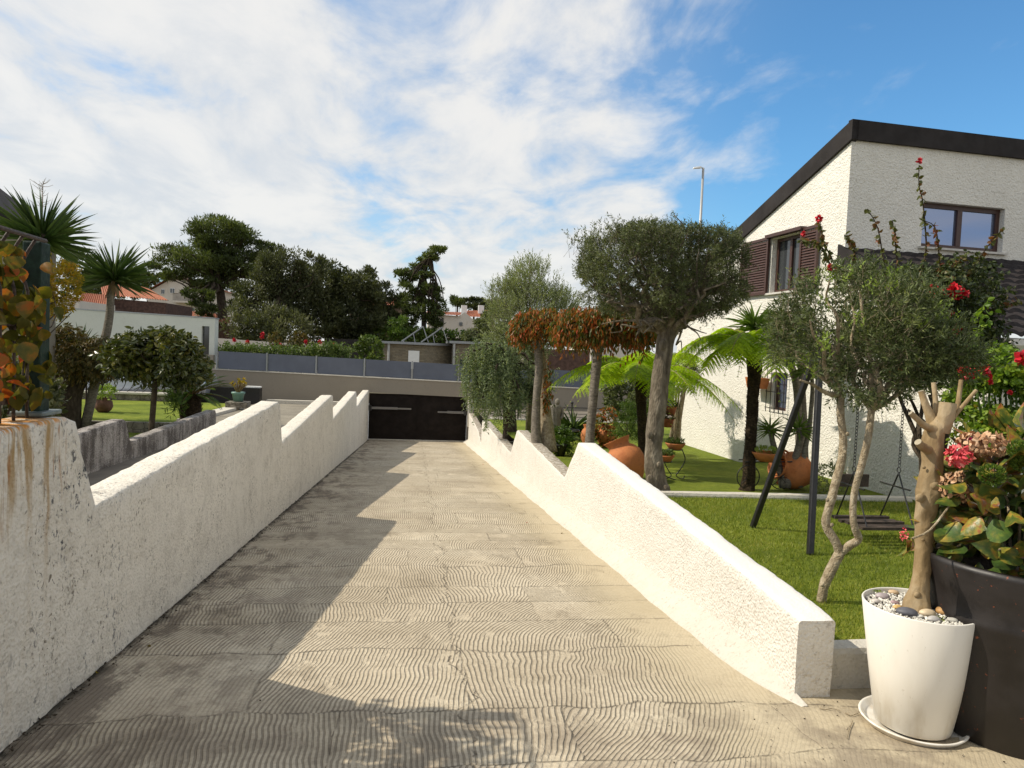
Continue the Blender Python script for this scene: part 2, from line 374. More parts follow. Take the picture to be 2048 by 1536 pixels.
# combed concrete
def f(g,S):
    p=g.pos();s=g.sep(p);wv=g.noise(p,1.3,2);w2=g.noise(p,5,3)
    yy=g.m('ADD',g.m('ADD',s[1],g.m('MULTIPLY',g.m('SINE',g.m('MULTIPLY',s[1],2.3)),.16)),g.m('ADD',g.m('MULTIPLY',g.m('SUBTRACT',w2,.5),.06),g.m('MULTIPLY',g.m('SUBTRACT',wv,.5),.30)))
    rv=g.m('DIVIDE',yy,.62);row=g.m('FLOOR',rv);fr=g.m('FRACT',rv)
    rr=g.wn(g.comb(row,3.7,0.))
    xx=g.m('ADD',g.m('DIVIDE',s[0],1.15),g.m('MULTIPLY',rr,5.));xr=g.m('ADD',xx,g.m('MULTIPLY',g.m('SUBTRACT',w2,.5),.05))
    colm=g.m('FLOOR',xr);fx=g.m('FRACT',xr)
    r1=g.wn(g.comb(row,colm,0.));r2=g.wn(g.comb(g.m('ADD',row,17.3),colm,0.));r3=g.wn(g.comb(g.m('ADD',row,41.7),colm,0.))
    side=g.mr(s[0],.2,1.2,-.1,-.75)
    skew=g.m('MULTIPLY',fr,g.m('ADD',g.m('MULTIPLY',g.m('SUBTRACT',r1,.5),.30),g.m('MULTIPLY',side,.35)))
    curve=g.m('MULTIPLY',g.m('SINE',g.m('ADD',g.m('MULTIPLY',s[1],g.m('ADD',3.5,g.m('MULTIPLY',r3,5.))),g.m('MULTIPLY',r2,6.28))),g.m('ADD',.002,g.m('MULTIPLY',g.m('POWER',r2,2.),.016)))
    wob=g.m('ADD',g.m('MULTIPLY',g.m('SUBTRACT',g.noise(g.scl(p,(.5,1.,1)),2.2,2),.5),.10),g.m('MULTIPLY',g.m('SUBTRACT',g.noise(p,14,2),.5),.0035))
    u=g.m('ADD',g.m('ADD',s[0],skew),g.m('ADD',curve,wob))
    sw=g.m('SINE',g.m('MULTIPLY',u,2*math.pi/.0265))
    gr=g.mr(sw,-1.,g.mr(g.noise(p,7,3),.3,.7,-.25,.4),0,1)       # narrow valleys
    edge=g.m('MULTIPLY',g.mr(s[0],1.45,1.85,1,.12),g.mr(g.noise(p,2.1,3),.27,.42,.25,1))
    edge=g.m('MULTIPLY',edge,g.mr(g.noise(g.scl(p,(1.6,1,1)),3.4,6,.7),.34,.46,.15,1));edge=g.m('MULTIPLY',edge,g.mr(r3,.0,.25,.45,1))
    jrow=g.m('MINIMUM',fr,g.m('SUBTRACT',1.,fr))
    jl=g.mr(jrow,.0,.022,1,0);jl2=g.mr(jrow,.02,.10,1,0)
    jc=g.m('MULTIPLY',g.mr(g.m('MINIMUM',fx,g.m('SUBTRACT',1.,fx)),0,.012,1,0),g.mr(r2,.35,.45))
    crn=g.m('MULTIPLY',g.m('SUBTRACT',g.noise(g.scl(p,(0,1,0)),2.2,4,.65),.5),.5)
    cx=g.m('ABSOLUTE',g.m('SUBTRACT',g.m('ADD',s[0],crn),.33));crk=g.mr(cx,.0,.012,1,0)
    pit=g.m('MULTIPLY',g.mr(g.vor(p,24),.0,.10,1,0),g.mr(g.noise(p,5,2),.5,.62))
    groove=g.m('MULTIPLY',g.m('SUBTRACT',1.,gr),edge)
    base=g.ramp(g.noise(p,.9,6,.62),[(.30,(.42,.355,.255)),(.5,(.54,.465,.345)),(.70,(.62,.545,.415))])
    lay=g.mix(g.m('MULTIPLY',g.mr(g.noise(p,31,5,.7),.40,.66),.35),base,(.25,.20,.14))
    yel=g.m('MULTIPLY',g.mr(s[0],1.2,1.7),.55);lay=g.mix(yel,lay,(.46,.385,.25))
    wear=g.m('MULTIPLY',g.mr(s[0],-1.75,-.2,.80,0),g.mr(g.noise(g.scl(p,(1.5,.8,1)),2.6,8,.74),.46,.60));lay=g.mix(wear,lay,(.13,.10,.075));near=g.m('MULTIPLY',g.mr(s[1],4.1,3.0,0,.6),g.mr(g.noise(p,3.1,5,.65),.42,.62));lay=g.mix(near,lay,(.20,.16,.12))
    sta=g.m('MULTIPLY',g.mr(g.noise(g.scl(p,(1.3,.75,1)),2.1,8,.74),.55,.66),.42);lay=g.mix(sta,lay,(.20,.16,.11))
    c=g.mix(g.m('MULTIPLY',groove,.56),lay,(.13,.105,.075))
    dk=g.m('MAXIMUM',g.m('MAXIMUM',g.m('MULTIPLY',jl,.65),g.m('MULTIPLY',jc,.5)),g.m('MAXIMUM',g.m('MULTIPLY',crk,.7),g.m('MULTIPLY',pit,.7)))
    jn=g.mr(g.noise(p,11,3),.3,.6);dk=g.m('MULTIPLY',dk,jn)
    c=g.mix(dk,c,(.07,.055,.04))
    moss=g.m('MULTIPLY',g.mr(g.m('ADD',s[0],g.m('MULTIPLY',g.noise(p,6,4),.12)),-1.69,-1.60,1,0),g.mr(g.noise(p,9,4),.3,.5));c=g.mix(moss,c,(.030,.026,.018))
    h=g.m('SUBTRACT',g.m('MULTIPLY',gr,g.m('MULTIPLY',edge,.0058)),g.m('MULTIPLY',dk,.008))
    h=g.m('ADD',h,g.m('MULTIPLY',g.noise(p,60,4,.6),.0035))
    h=g.m('ADD',h,g.m('MULTIPLY',g.m('MULTIPLY',jl2,g.noise(p,40,3)),.01))
    S(c,.88,g.bump(h,1.,1.),spec=.2)
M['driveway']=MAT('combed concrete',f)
def f(g,S):
    p=g.pos();a=g.noise(p,1.1,4);b=g.noise(p,90,3,.7);d=g.noise(p,14,3)
    c=g.ramp(g.m('ADD',g.m('MULTIPLY',a,.45),g.m('ADD',g.m('MULTIPLY',b,.35),g.m('MULTIPLY',d,.2))),[(.32,(.075,.10,.013)),(.48,(.17,.22,.025)),(.6,(.28,.31,.04)),(.74,(.40,.38,.10))])
    S(c,.9,g.bump(b,.9,.03),spec=.15)
M['lawn']=MAT('lawn turf',f)
def fol(name,stops,trans=.3,rough=.5,big=.3,sc=1.5,spec=.4):
    def f(g,S):
        r=g.isl();p=g.pos();n=g.noise(p,sc,3)
        c=g.ramp(g.m('ADD',g.m('MULTIPLY',r,1-big),g.m('MULTIPLY',g.mr(n,.3,.7),big)),stops)
        S(c,rough,spec=spec)
        t=g.new('ShaderNodeBsdfTranslucent');g.l.new(g.mix(1.,c,(1.15,1.25,.5),'MULTIPLY'),t.inputs[0])
        mx=g.new('ShaderNodeMixShader');mx.inputs[0].default_value=trans
        out=g.n['Material Output'];g.l.new(g.p.outputs[0],mx.inputs[1]);g.l.new(t.outputs[0],mx.inputs[2]);g.l.new(mx.outputs[0],out.inputs[0])
    return MAT(name,f)
M['grass']=fol('grass blades',[(0,(.065,.105,.010)),(.5,(.18,.23,.026)),(.82,(.34,.34,.05)),(1,(.52,.45,.18))],.42,sc=1.2)
M['olive']=fol('olive leaves',[(0,(.030,.042,.016)),(.40,(.075,.092,.032)),(.75,(.15,.17,.062)),(1,(.30,.32,.15))],.25)
M['olive_near']=fol('grey green leaves',[(0,(.035,.052,.018)),(.5,(.085,.110,.036)),(.82,(.16,.19,.07)),(1,(.33,.36,.13))],.28)
M['olive_pale']=fol('pale willow leaves',[(0,(.12,.14,.065)),(.5,(.22,.25,.12)),(1,(.38,.40,.23))],.35)
M['tips']=fol('fresh shoots',[(0,(.15,.23,.03)),(1,(.34,.42,.08))],.35)
M['autumn']=fol('autumn leaves',[(0,(.045,.065,.010)),(.40,(.10,.11,.015)),(.50,(.19,.09,.014)),(.70,(.34,.12,.018)),(.86,(.42,.065,.02)),(.93,(.34,.25,.04)),(1,(.40,.33,.05))],.3,big=.3,sc=3)
M['fern']=fol('fern fronds',[(0,(.20,.30,.008)),(.5,(.40,.54,.014)),(1,(.58,.68,.03))],.55,.45)
M['fern_dark']=fol('shaded fern',[(0,(.04,.09,.01)),(.6,(.10,.18,.015)),(1,(.2,.27,.03))],.35)
M['yucca']=fol('sword leaves',[(0,(.022,.045,.012)),(.6,(.055,.095,.02)),(1,(.13,.18,.04))],.15,.4)
M['yucca_light']=fol('pale sword leaves',[(0,(.07,.12,.02)),(.6,(.15,.23,.04)),(1,(.28,.33,.08))],.25,.4)
M['dead']=fol('dry hanging leaves',[(0,(.12,.08,.03)),(1,(.30,.21,.09))],.2)
M['cedar']=fol('cedar needles',[(0,(.08,.11,.055)),(.6,(.17,.22,.10)),(1,(.32,.34,.13))],.28)
M['pine']=fol('pine needles',[(0,(.025,.034,.010)),(.5,(.070,.095,.020)),(1,(.17,.20,.045))],.28,big=.5,sc=.4)
M['pine_dark']=fol('dark evergreen',[(0,(.024,.030,.012)),(.5,(.058,.068,.024)),(1,(.15,.155,.06))],.26,big=.4,sc=.3)
M['euca']=fol('eucalyptus leaves',[(0,(.028,.036,.015)),(.5,(.075,.084,.032)),(1,(.18,.18,.08))],.28,big=.5,sc=.35)
M['shrub']=fol('glossy leaves',[(0,(.025,.038,.010)),(.5,(.06,.075,.015)),(.85,(.13,.13,.025)),(1,(.24,.20,.04))],.2,.32,spec=.6)
M['rosebush']=fol('rose leaves',[(0,(.03,.06,.010)),(.55,(.08,.14,.02)),(1,(.20,.27,.04))],.35)
M['rose_lit']=fol('yellow green leaves',[(0,(.08,.15,.015)),(.6,(.19,.30,.03)),(.93,(.34,.40,.05)),(1,(.5,.28,.03))],.4)
M['boug']=fol('climber leaves',[(0,(.020,.034,.010)),(.6,(.05,.07,.018)),(.85,(.10,.11,.03)),(1,(.16,.06,.02))],.22)
M['shoot']=fol('climber shoot leaves',[(0,(.06,.08,.02)),(.5,(.12,.12,.03)),(.8,(.20,.07,.03)),(1,(.32,.09,.05))],.3)
M['hedge']=fol('hedge leaves',[(0,(.03,.06,.01)),(.6,(.10,.15,.025)),(1,(.22,.26,.05))],.25)
M['vine']=fol('creeper leaves',[(0,(.045,.06,.012)),(.30,(.12,.10,.016)),(.5,(.26,.12,.016)),(.72,(.40,.10,.016)),(.88,(.44,.05,.02)),(1,(.52,.28,.18))],.38,.55,big=.42,sc=18,spec=.3)
M['vine_green']=fol('creeper green leaves',[(0,(.04,.05,.010)),(.6,(.10,.09,.014)),(1,(.22,.13,.02))],.38,.6,spec=.2,sc=20,big=.45)
M['yellow']=fol('yellowing leaves',[(0,(.16,.13,.01)),(.6,(.40,.28,.01)),(1,(.5,.2,.02))],.35)
M['brownfol']=fol('bronzed leaves',[(0,(.05,.055,.015)),(.5,(.10,.085,.02)),(1,(.22,.12,.02))],.25)
def f(g,S):
    r=g.isl();p=g.pos();n=g.noise(p,16,4,.6);s=g.noise(p,4,2)
    c=g.ramp(g.m('ADD',g.m('MULTIPLY',r,.55),g.m('MULTIPLY',g.mr(n,.3,.7),.5)),[(0,(.025,.055,.012)),(.38,(.06,.11,.018)),(.55,(.12,.14,.02)),(.70,(.30,.24,.03)),(.82,(.34,.10,.025)),(.93,(.22,.18,.15)),(1,(.32,.29,.27))])
    c=g.mix(g.mr(g.vor(p,38),.3,.55,0,.25),c,(.03,.04,.015))
    S(c,.42,g.bump(n,.5,.01),spec=.5)
M['hydr']=MAT('hydrangea leaves',f)
def f(g,S):
    r=g.isl();c=g.ramp(r,[(0,(.28,.13,.06)),(.5,(.52,.30,.16)),(1,(.66,.46,.30))]);S(c,.8)
M['dry_head']=MAT('dried petals',f)
def f(g,S):
    r=g.isl();c=g.ramp(r,[(0,(.55,.03,.05)),(.6,(.72,.11,.12)),(1,(.75,.3,.22))]);S(c,.6)
M['red_head']=MAT('coral petals',f)
def bark(name,c1,c2,c3,sc=10,zs=.3,bs=1):
    def f(g,S):
        p=g.pos();q=g.scl(p,(1,1,zs));a=g.noise(q,sc,6,.65);b=g.noise(p,sc*.4,3);k=g.vor(q,sc*3.5)
        c=g.ramp(a,[(.3,c1),(.5,c2),(.7,c3)]);c=g.mix(g.mr(b,.4,.65,0,.4),c,tuple(x*.55 for x in c2))
        c=g.mix(g.mr(k,0,.12,.5,0),c,tuple(x*.4 for x in c1))
        S(c,.9,g.bump(g.m('ADD',a,g.m('MULTIPLY',k,.5)),bs,.018),spec=.2)
    return MAT(name,f)
M['bark']=bark('olive bark',(.065,.052,.036),(.17,.14,.10),(.32,.275,.205),14,.35,1.0)
M['bark_pale']=bark('pale mottled bark',(.17,.125,.075),(.36,.29,.19),(.52,.45,.33),30,.8,.7)
M['bark_frang']=bark('smooth tan bark',(.15,.10,.045),(.31,.22,.115),(.42,.33,.21),7,.55,.9)
M['bark_dark']=bark('dark bark',(.022,.016,.011),(.06,.045,.03),(.11,.085,.06),14,.4,1.2)
M['bark_fern']=bark('tree fern trunk',(.020,.014,.009),(.055,.038,.022),(.13,.09,.05),26,1.6,1.6)
M['bark_palm']=bark('ringed grey bark',(.09,.08,.065),(.20,.175,.14),(.30,.265,.22),16,2.5,.8)
M['cut']=m_plain('cut wood',(.34,.29,.20),.8,.2,30,.3)
def f(g,S):
    p=g.pos();s=g.sep(p);n=g.noise(p,3,4)
    c=g.ramp(g.noise(p,9,4,.6),[(.3,(.16,.045,.022)),(.5,(.33,.10,.042)),(.72,(.42,.18,.09))])
    S(c,.85,g.bump(n,.3,.02))
M['tile_orange']=MAT('orange roof tile',f)
def f(g,S):
    p=g.pos();c=g.ramp(g.noise(p,18,4,.6),[(.3,(.014,.011,.011)),(.7,(.034,.027,.026))]);S(c,.7,spec=.2,normal=g.bump(g.noise(p,70,3),.3,.01))
M['tile_dark']=MAT('dark roof tile',f)
def f(g,S):
    p=g.pos();n=g.new('ShaderNodeTexBrick');g.l.new(g.vm('ADD',g.scl(p,(1,1,1)),g.comb(0.,0.,0.)),n.inputs[0])
    s=g.sep(p);g.l.new(g.comb(g.m('ADD',s[0],s[1]),s[2],0.),n.inputs[0])
    n.inputs['Color1'].default_value=(.27,.22,.145,1);n.inputs['Color2'].default_value=(.15,.125,.085,1);n.inputs['Mortar'].default_value=(.07,.055,.04,1)
    n.inputs['Scale'].default_value=1.;n.inputs['Brick Width'].default_value=.32;n.inputs['Row Height'].default_value=.09;n.inputs['Mortar Size'].default_value=.008
    S(g.mix(g.mr(g.noise(p,9,4),.3,.7,0,.5),n.outputs[0],(.22,.2,.15)),.9)
M['stone_wall']=MAT('stacked stone cladding',f)
def f(g,S):
    p=g.pos();v=g.vor(p,5.5,'DISTANCE_TO_EDGE');q=g.vor(p,5.5,o=1);
    c=g.mix(g.mr(g.noise(p,6,4),.3,.7),(.11,.095,.07),(.27,.24,.19));c=g.mix(g.mr(v,0,.05,1,0),c,(.03,.025,.018));S(c,.9,g.bump(v,.6,.03))
M['rubble']=MAT('rubble stone',f)
def f(g,S):
    p=g.pos();v=g.vor(p,9,'DISTANCE_TO_EDGE');n=g.noise(p,1.5,4)
    c=g.mix(g.mr(n,.3,.7),(.19,.165,.125),(.28,.25,.19));c=g.mix(g.mr(v,0,.045,.7,0),c,(.08,.065,.045));S(c,.9,g.bump(v,.4,.02))
M['setts']=MAT('small stone setts',f)
def f(g,S):
    p=g.pos();c=g.ramp(g.noise(p,1.2,5,.6),[(.3,(.10,.085,.045)),(.55,(.17,.14,.08)),(.75,(.10,.12,.04))]);S(c,.95,g.bump(g.noise(p,20,3),.5,.03))
M['ground']=MAT('dry ground',f)
def f(g,S):
    p=g.pos();c=g.ramp(g.noise(p,3,4,.6),[(.3,(.13,.11,.085)),(.7,(.21,.18,.14))]);S(c,.95,g.bump(g.noise(p,60,4),.5,.01))
M['path']=MAT('dirty cement path',f)
M['brick']=m_plain('dark brick',(.10,.055,.04),.9,.3,6,.3)
M['tan_wall']=m_plain('bare block wall',(.26,.19,.13),.9,.2,3)
M['wood_fence']=m_plain('black stained boards',(.022,.018,.016),.8,.4,3)
# ------------------------------------------------------------------ plant helpers
def crown_pts(n,c,rad,pw=2.,shell=.45,zlo=None,gap=0.,gs=1.3,seed=1,up=.35,rdm=.5):
    r=np.random.default_rng(seed);out=[];dd=[];c=np.array(c,float);rad=np.array(rad,float);tot=0
    while tot<n:
        q=r.uniform(-1,1,(n*4,3));rr=(np.abs(q)**pw).sum(1)**(1/pw)
        k=(rr<1)&(r.random(len(q))<np.clip((rr-(.0))**(1/shell),.04,1));q=q[k]
        if zlo is not None: q=q[zlo(q)]
        P=c+q*rad
        if gap: P_=vn(P,gs,seed,2);m=P_>gap-.5;q=q[m];P=P[m]
        D=nz(q/rad*rad.mean()+np.array([0,0,up])+r.normal(size=q.shape)*rdm)
        out.append(P);dd.append(D);tot+=len(P)
    return np.vstack(out)[:n],np.vstack(dd)[:n]
def twigs(Bl,Bw,P,D,tl,nl,L,W,tm=DIA,spread=.8,droop=0.,seed=3,wr=.0025,wfrac=.3):
    r=np.random.default_rng(seed);N=len(P);tl=tl*r.uniform(.6,1.3,N)
    t=(np.arange(nl)+.5)/nl
    base=P[:,None]+D[:,None]*(tl[:,None]*t)[...,None];base[...,2]-=droop*(tl[:,None]*t)**1*t
    S=r.normal(size=(N,nl,3));Dd=D[:,None]*1.
    S=S-(S*Dd).sum(-1,keepdims=True)*Dd;S=nz(S)
    ld=nz(Dd*(1-spread*.5)+S*spread+np.array([0,0,-droop*1.4]))
    s=r.uniform(.65,1.25,(N,nl)).reshape(-1)
    Bl.scatter(tm[0],tm[1],mats(ld.reshape(-1,3),L*s,W*s),base.reshape(-1,3))
    if Bw is not None:
        m=r.random(N)<wfrac
        A=P[m]-D[m]*tl[m][:,None]*.6;E_=P[m]+D[m]*tl[m][:,None]*.9;X,_,_z=frames(E_-A)
        T=np.stack([X*wr*2,(E_-A),_z*wr*2],1)
        Bw.scatter([(-.5,0,-.3),(.5,0,-.3),(0,0,.5),(0,1,0)],[(0,1,3),(1,2,3),(2,0,3)],T,A)
def limb(Bw,a,b,r0,r1,wob=.1,n=6,seed=0,sag=0.,k=8):
    r=np.random.default_rng(seed);a=np.array(a,float);b=np.array(b,float);L=np.linalg.norm(b-a);t=np.linspace(0,1,n)
    P=a+(b-a)*t[:,None]+r.normal(size=(n,3))*wob*L*np.sin(t*math.pi)[:,None]*.5;P[:,2]+=sag*L*np.sin(t*math.pi)
    Bw.tube(P,r0+(r1-r0)*t,k,sub=3,rn=.06,seed=seed);return P
def yhead(Bl,c,n,L,W,lo=-.5,seed=0,curve=.25,bias=(0,0,0),Bd=None,nd=0):
    r=np.random.default_rng(seed);c=np.array(c,float)
    az=r.uniform(0,2*math.pi,n);el=np.arcsin(np.clip(r.uniform(lo,.98,n),-1,1))
    D=nz(np.stack([np.cos(az)*np.cos(el),np.sin(az)*np.cos(el),np.sin(el)],-1)+np.array(bias)+r.normal(size=(n,3))*.06)
    up=np.tile([0,0,1.],(n,1));up[np.abs(D[:,2])>.95]=(1,0,0)
    X=nz(np.cross(D,up));Zz=np.cross(X,D);s=r.uniform(.75,1.1,n)
    T=np.stack([X*W*np.ones((n,1)),D*(L*s)[:,None],Zz*(L*s)[:,None]],1)
    tv,tf=blade(curve);Bl.scatter(tv,tf,T,c+D*.03*L-np.array([0,0,1])*r.uniform(0,.25*L,n)[:,None])
    if Bd is not None and nd:
        az=r.uniform(0,2*math.pi,nd);D=nz(np.stack([np.cos(az)*.28,np.sin(az)*.28,-np.ones(nd)],-1));X=nz(np.cross(D,(0.3,.8,0.)));Zz=np.cross(X,D)
        T=np.stack([X*W,D*(L*.6*r.uniform(.5,1.1,nd))[:,None],Zz*L*.6],1);Bd.scatter(tv,tf,T,np.tile(c-np.array([0,0,.06]),(nd,1)))
def fern(Bl,Bs,c,n,L,seed=0,lift=.55,wd=.42,az0=0,az1=2*math.pi,npn=26,droop=1.):
    r=np.random.default_rng(seed);c=np.array(c,float)
    for i in range(n):
        az=az0+(az1-az0)*(i+.5*r.random())/n;ll=L*r.uniform(.78,1.08);el=lift*r.uniform(.6,1.3)
        h=np.array([math.cos(az),math.sin(az),0]);t=np.linspace(0,1,22)
        P=c+h*(ll*t*math.cos(el*.6))[:,None];P[:,2]+=ll*(t*math.sin(el)*1.25-droop*.78*t**2.1)
        Bs.tube(P[::3],np.linspace(.011,.002,8),5,cap=False)
        T=nz(np.gradient(P,axis=0));side=nz(np.cross(T,(0,0,1.)));up=np.cross(side,T)
        tt=np.linspace(.14,.985,npn)
        for sg in(-1,1):
            B0=np.stack([np.interp(tt,t,P[:,k]) for k in range(3)],-1);T0=np.stack([np.interp(tt,t,T[:,k]) for k in range(3)],-1);S0=np.stack([np.interp(tt,t,side[:,k]) for k in range(3)],-1);U_=np.cross(S0,T0)
            pl=wd*L*.5*np.sin(np.clip(tt*1.02+.10,0,1)*math.pi)**.7+.02
            pd=nz(S0*sg+T0*.38-np.array([0,0,.42])+r.normal(size=S0.shape)*.05)
            m=13;q=(np.arange(m)+.6)/m
            base=B0[:,None]+pd[:,None]*(pl[:,None]*q)[...,None];base[...,2]-=(pl[:,None]*q**2)*.22
            for s2 in(-1,1):
                ld=nz(T0[:,None]*s2+pd[:,None]*.45+np.zeros_like(base))
                ln=(pl[:,None]*.21*(1-q**2*.7))*np.ones_like(base[...,0])
                nn=np.broadcast_to(U_[:,None],base.shape).reshape(-1,3)+r.normal(size=(base.shape[0]*m,3))*.12
                Bl.scatter(DIA[0],DIA[1],mats(ld.reshape(-1,3),ln.reshape(-1),ln.reshape(-1)*.55+.006,n=nn),base.reshape(-1,3))
def sheet(Bb,pts,nx=1,ny=1):
    p=np.array(pts,float);u=np.linspace(0,1,nx+1);v=np.linspace(0,1,ny+1);V=[]
    for a in v:
        for b in u: V.append((p[0]*(1-b)+p[1]*b)*(1-a)+(p[3]*(1-b)+p[2]*b)*a)
    F=[(j*(nx+1)+i,j*(nx+1)+i+1,(j+1)*(nx+1)+i+1,(j+1)*(nx+1)+i) for j in range(ny) for i in range(nx)]
    return Bb.add(V,F)
def rect(Bb,x0,x1,y0,y1,z,z1=None):
    z1=z if z1 is None else z1
    return Bb.add([(x0,y0,z),(x1,y0,z),(x1,y1,z1),(x0,y1,z1)],[(0,1,2,3)])
def st(o): return tag(o,kind='structure')
# ------------------------------------------------------------------ ground
b=B();rect(b,-3000,3000,28.45,4000,-.78);rect(b,-3000,3000,-3000,-1.2,.05);rect(b,-3000,-24,-1.2,28.45,-.82);rect(b,12.2,3000,-1.2,28.45,-.4);rect(b,-24,12.2,-1.2,28.45,-3.2)
st(b.build('ground',M['ground'],loc=(0,0,0)))
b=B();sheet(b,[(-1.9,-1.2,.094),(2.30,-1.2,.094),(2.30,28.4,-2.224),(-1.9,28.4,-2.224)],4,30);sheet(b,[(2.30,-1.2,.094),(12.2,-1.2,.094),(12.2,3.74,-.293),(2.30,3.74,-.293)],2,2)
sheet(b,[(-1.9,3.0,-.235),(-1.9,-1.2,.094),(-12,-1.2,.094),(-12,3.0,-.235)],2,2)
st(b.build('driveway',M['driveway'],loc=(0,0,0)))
b=B()
rect(b,2.34,12.2,3.84,7.7,-.17);rect(b,2.34,7.6,7.7,8.42,-.17);rect(b,2.34,7.5,8.5,12.2,-.3);rect(b,2.34,7.2,12.3,16.6,-.5);rect(b,2.34,12.2,16.6,18.25,-.52);rect(b,2.34,12.2,18.4,23.0,-.74)
o=st(b.build('lawn',M['lawn'],loc=(0,0,0)))
b=B();rect(b,-24,-5.62,18.6,24.5,-.6);rect(b,-24,-4.58,3.0,18.42,-.84)
st(b.build('lawn_beyond_wall',M['lawn'],loc=(0,0,0)))
b=B();rect(b,-24,-5.6,24.5,28.2,-.79);rect(b,2.34,12.2,23.15,28.2,-.79);st(b.build('road',M['path'],loc=(0,0,0)))
b=B();sheet(b,[(-4.4,3.0,-.175),(-1.9,3.0,-.175),(-1.9,17,-.525),(-4.4,17,-.525)]);st(b.build('path',M['path'],loc=(0,0,0)))
b=B();sheet(b,[(-5.6,17,-.525),(-1.9,17,-.525),(-1.9,28.2,-.79),(-5.6,28.2,-.79)]);st(b.build('pavement',M['setts'],loc=(0,0,0)))
# grass blades of the near lawn
N=105000;X=rg.uniform(2.36,9.2,N);Y=3.86+(8.42-3.86)*rg.random(N)**1.15
k=(X<2.36+(Y*1.02))&(X<7.4-.0*Y);X=X[k];Y=Y[k];N=len(X);hh=vn(np.stack([X,Y,0*X],-1),1.1,5,3)
D=nz(np.stack([rg.normal(size=N)*.45,rg.normal(size=N)*.45,np.ones(N)],-1))
b=B();b.scatter([(-.5,0,0),(.5,0,0),(0,1,.25)],[(0,1,2)],mats(D,rg.uniform(.022,.045,N)*(1+hh*.6),.0065),np.stack([X,Y,np.full(N,-.172)],-1))
tag(b.build('grass',M['grass'],loc=(0,0,0)),'short green grass blades standing on the near lawn','grass',kind='stuff')
# ------------------------------------------------------------------ ramp walls
def wallmesh(prof,xi,xo,basef,step,mat,name,parent,amp=.012,rows=12,outer=None):
    P=[]
    for (y0,z0),(y1,z1) in zip(prof[:-1],prof[1:]):
        L=math.hypot(y1-y0,z1-z0);n=max(1,int(L/(step*(1+max(0,y0-8)*.12))));t=np.arange(n)/n;P+=[(y0+(y1-y0)*a,z0+(z1-z0)*a) for a in t]
    P.append(prof[-1]);P=np.array(P);m=len(P);sg=1 if xo>xi else -1
    ri=np.linspace(0,1,rows);V=[]
    bev=.018
    for y,z in P:
        bz=basef(y);ob=bz if outer is None else min(outer(y),z-.02)
        for a in ri: V.append((xi,y,bz+(z-bev-bz)*a))
        V.append((xi+sg*bev*.35,y,z-bev*.3));V.append((xi+sg*bev,y,z))
        for a in(.33,.66): V.append((xi+(xo-xi)*a,y,z))
        V.append((xo-sg*bev,y,z));V.append((xo-sg*bev*.35,y,z-bev*.3))
        for a in ri[::-1]: V.append((xo,y,ob+(z-bev-ob)*a))
    V=np.array(V);K=2*rows+6
    q1=vn(V,6,1,3);q2=vn(V+31,6,2,3);q3=vn(V,26,4,2)
    V[:,0]+=(q1*amp*1.6+q3*amp*.8);V[:,2]+=(q2*amp*1.5+q3*amp*.5)*np.tile(np.r_[np.linspace(0,1,rows),np.ones(6),np.linspace(1,0,rows)],m)
    V[:,1]+=q3*amp*.6
    i=np.arange(m-1)[:,None]*K;j=np.arange(K-1)[None];F=np.stack([i+j,i+K+j,i+K+j+1,i+j+1],-1).reshape(-1,4)
    if sg<0: F=F[:,::-1]
    b=B();b.add(V,F)
    # end faces
    for e,fl in((0,1),(m-1,0)):
        ring=V[e*K:(e+1)*K];ii=ring[:rows];oo=ring[::-1][:rows];G_=[];nn=4
        for r_ in range(rows):
            for a in np.linspace(0,1,nn+1): G_.append(ii[r_]*(1-a)+oo[r_]*a)
        G_=np.array(G_);G_[:,1]+=np.where(fl,-1,1)*.001+vn(G_,20,8,2)*amp*.7
        F2=[]
        for r_ in range(rows-1):
            for c_ in range(nn): a=r_*(nn+1)+c_;F2.append((a,a+1,a+nn+2,a+nn+1)[::1 if fl else -1])
        top=[tuple(ring[q]) for q in range(rows-1,rows+7)]
        b.add(G_,F2);b.add(top,[tuple(range(len(top)))])
    return b.build(name,mat,parent,smooth=True)
ramp=lambda y:-RS*y-.02
Lp=[(-.8,1.2),(1.5,1.185),(3.3,1.16),(3.86,1.165),(3.95,1.13),(3.99,1.03),(4.07,.88),(4.13,.76),(4.2,.63),(9.55,.785),(9.63,.76),(9.68,.6),(9.86,.21),(15.6,.44),(15.68,.42),(15.9,-.10),(21.9,.10),(22.0,.08),(22.3,-.39),(27.85,-.235),(27.95,-.26)]
t=thing('ramp_wall','dirty white stepped wall on the left side of the driveway, rust stained at its high near end','wall',(-1.84,12,-1))
wallmesh(Lp,-1.74,-1.98,ramp,.045,M['wall_shade'],'wall_body',t,.014)
Rp=[(3.62,.155),(3.67,.168),(9.0,.405),(9.12,.39),(9.4,.15),(9.85,-.20),(14.55,-.09),(14.7,-.12),(15.5,-.71),(22.1,-.69),(22.3,-.72),(22.42,-1.5),(23.7,-1.18),(27.8,-1.0)]
t=thing('ramp_wall','clean white roughcast wall with notched top on the sunny right side of the driveway','wall',(2.26,12,-1))
wallmesh(Rp,2.16,2.38,ramp,.045,M['wall_sun'],'wall_body',t,.012)
b=B();ys=np.linspace(3.50,28.1,160)
Pp=[]
for y in ys:
    r_=ramp(y);tp=min(1,max(0.02,(y-3.5)/.7));j=.010*math.sin(y*3.1)+.006*math.sin(y*11);Pp.append([(2.15-.165*tp**.6+j*tp,y,r_),(2.15-.155*tp**.6+j*tp,y,r_+.02+.015*tp),(2.15-.02*tp,y,r_+.022+.115*tp+j*.4*tp),(2.17,y,r_+.025+.125*tp)])
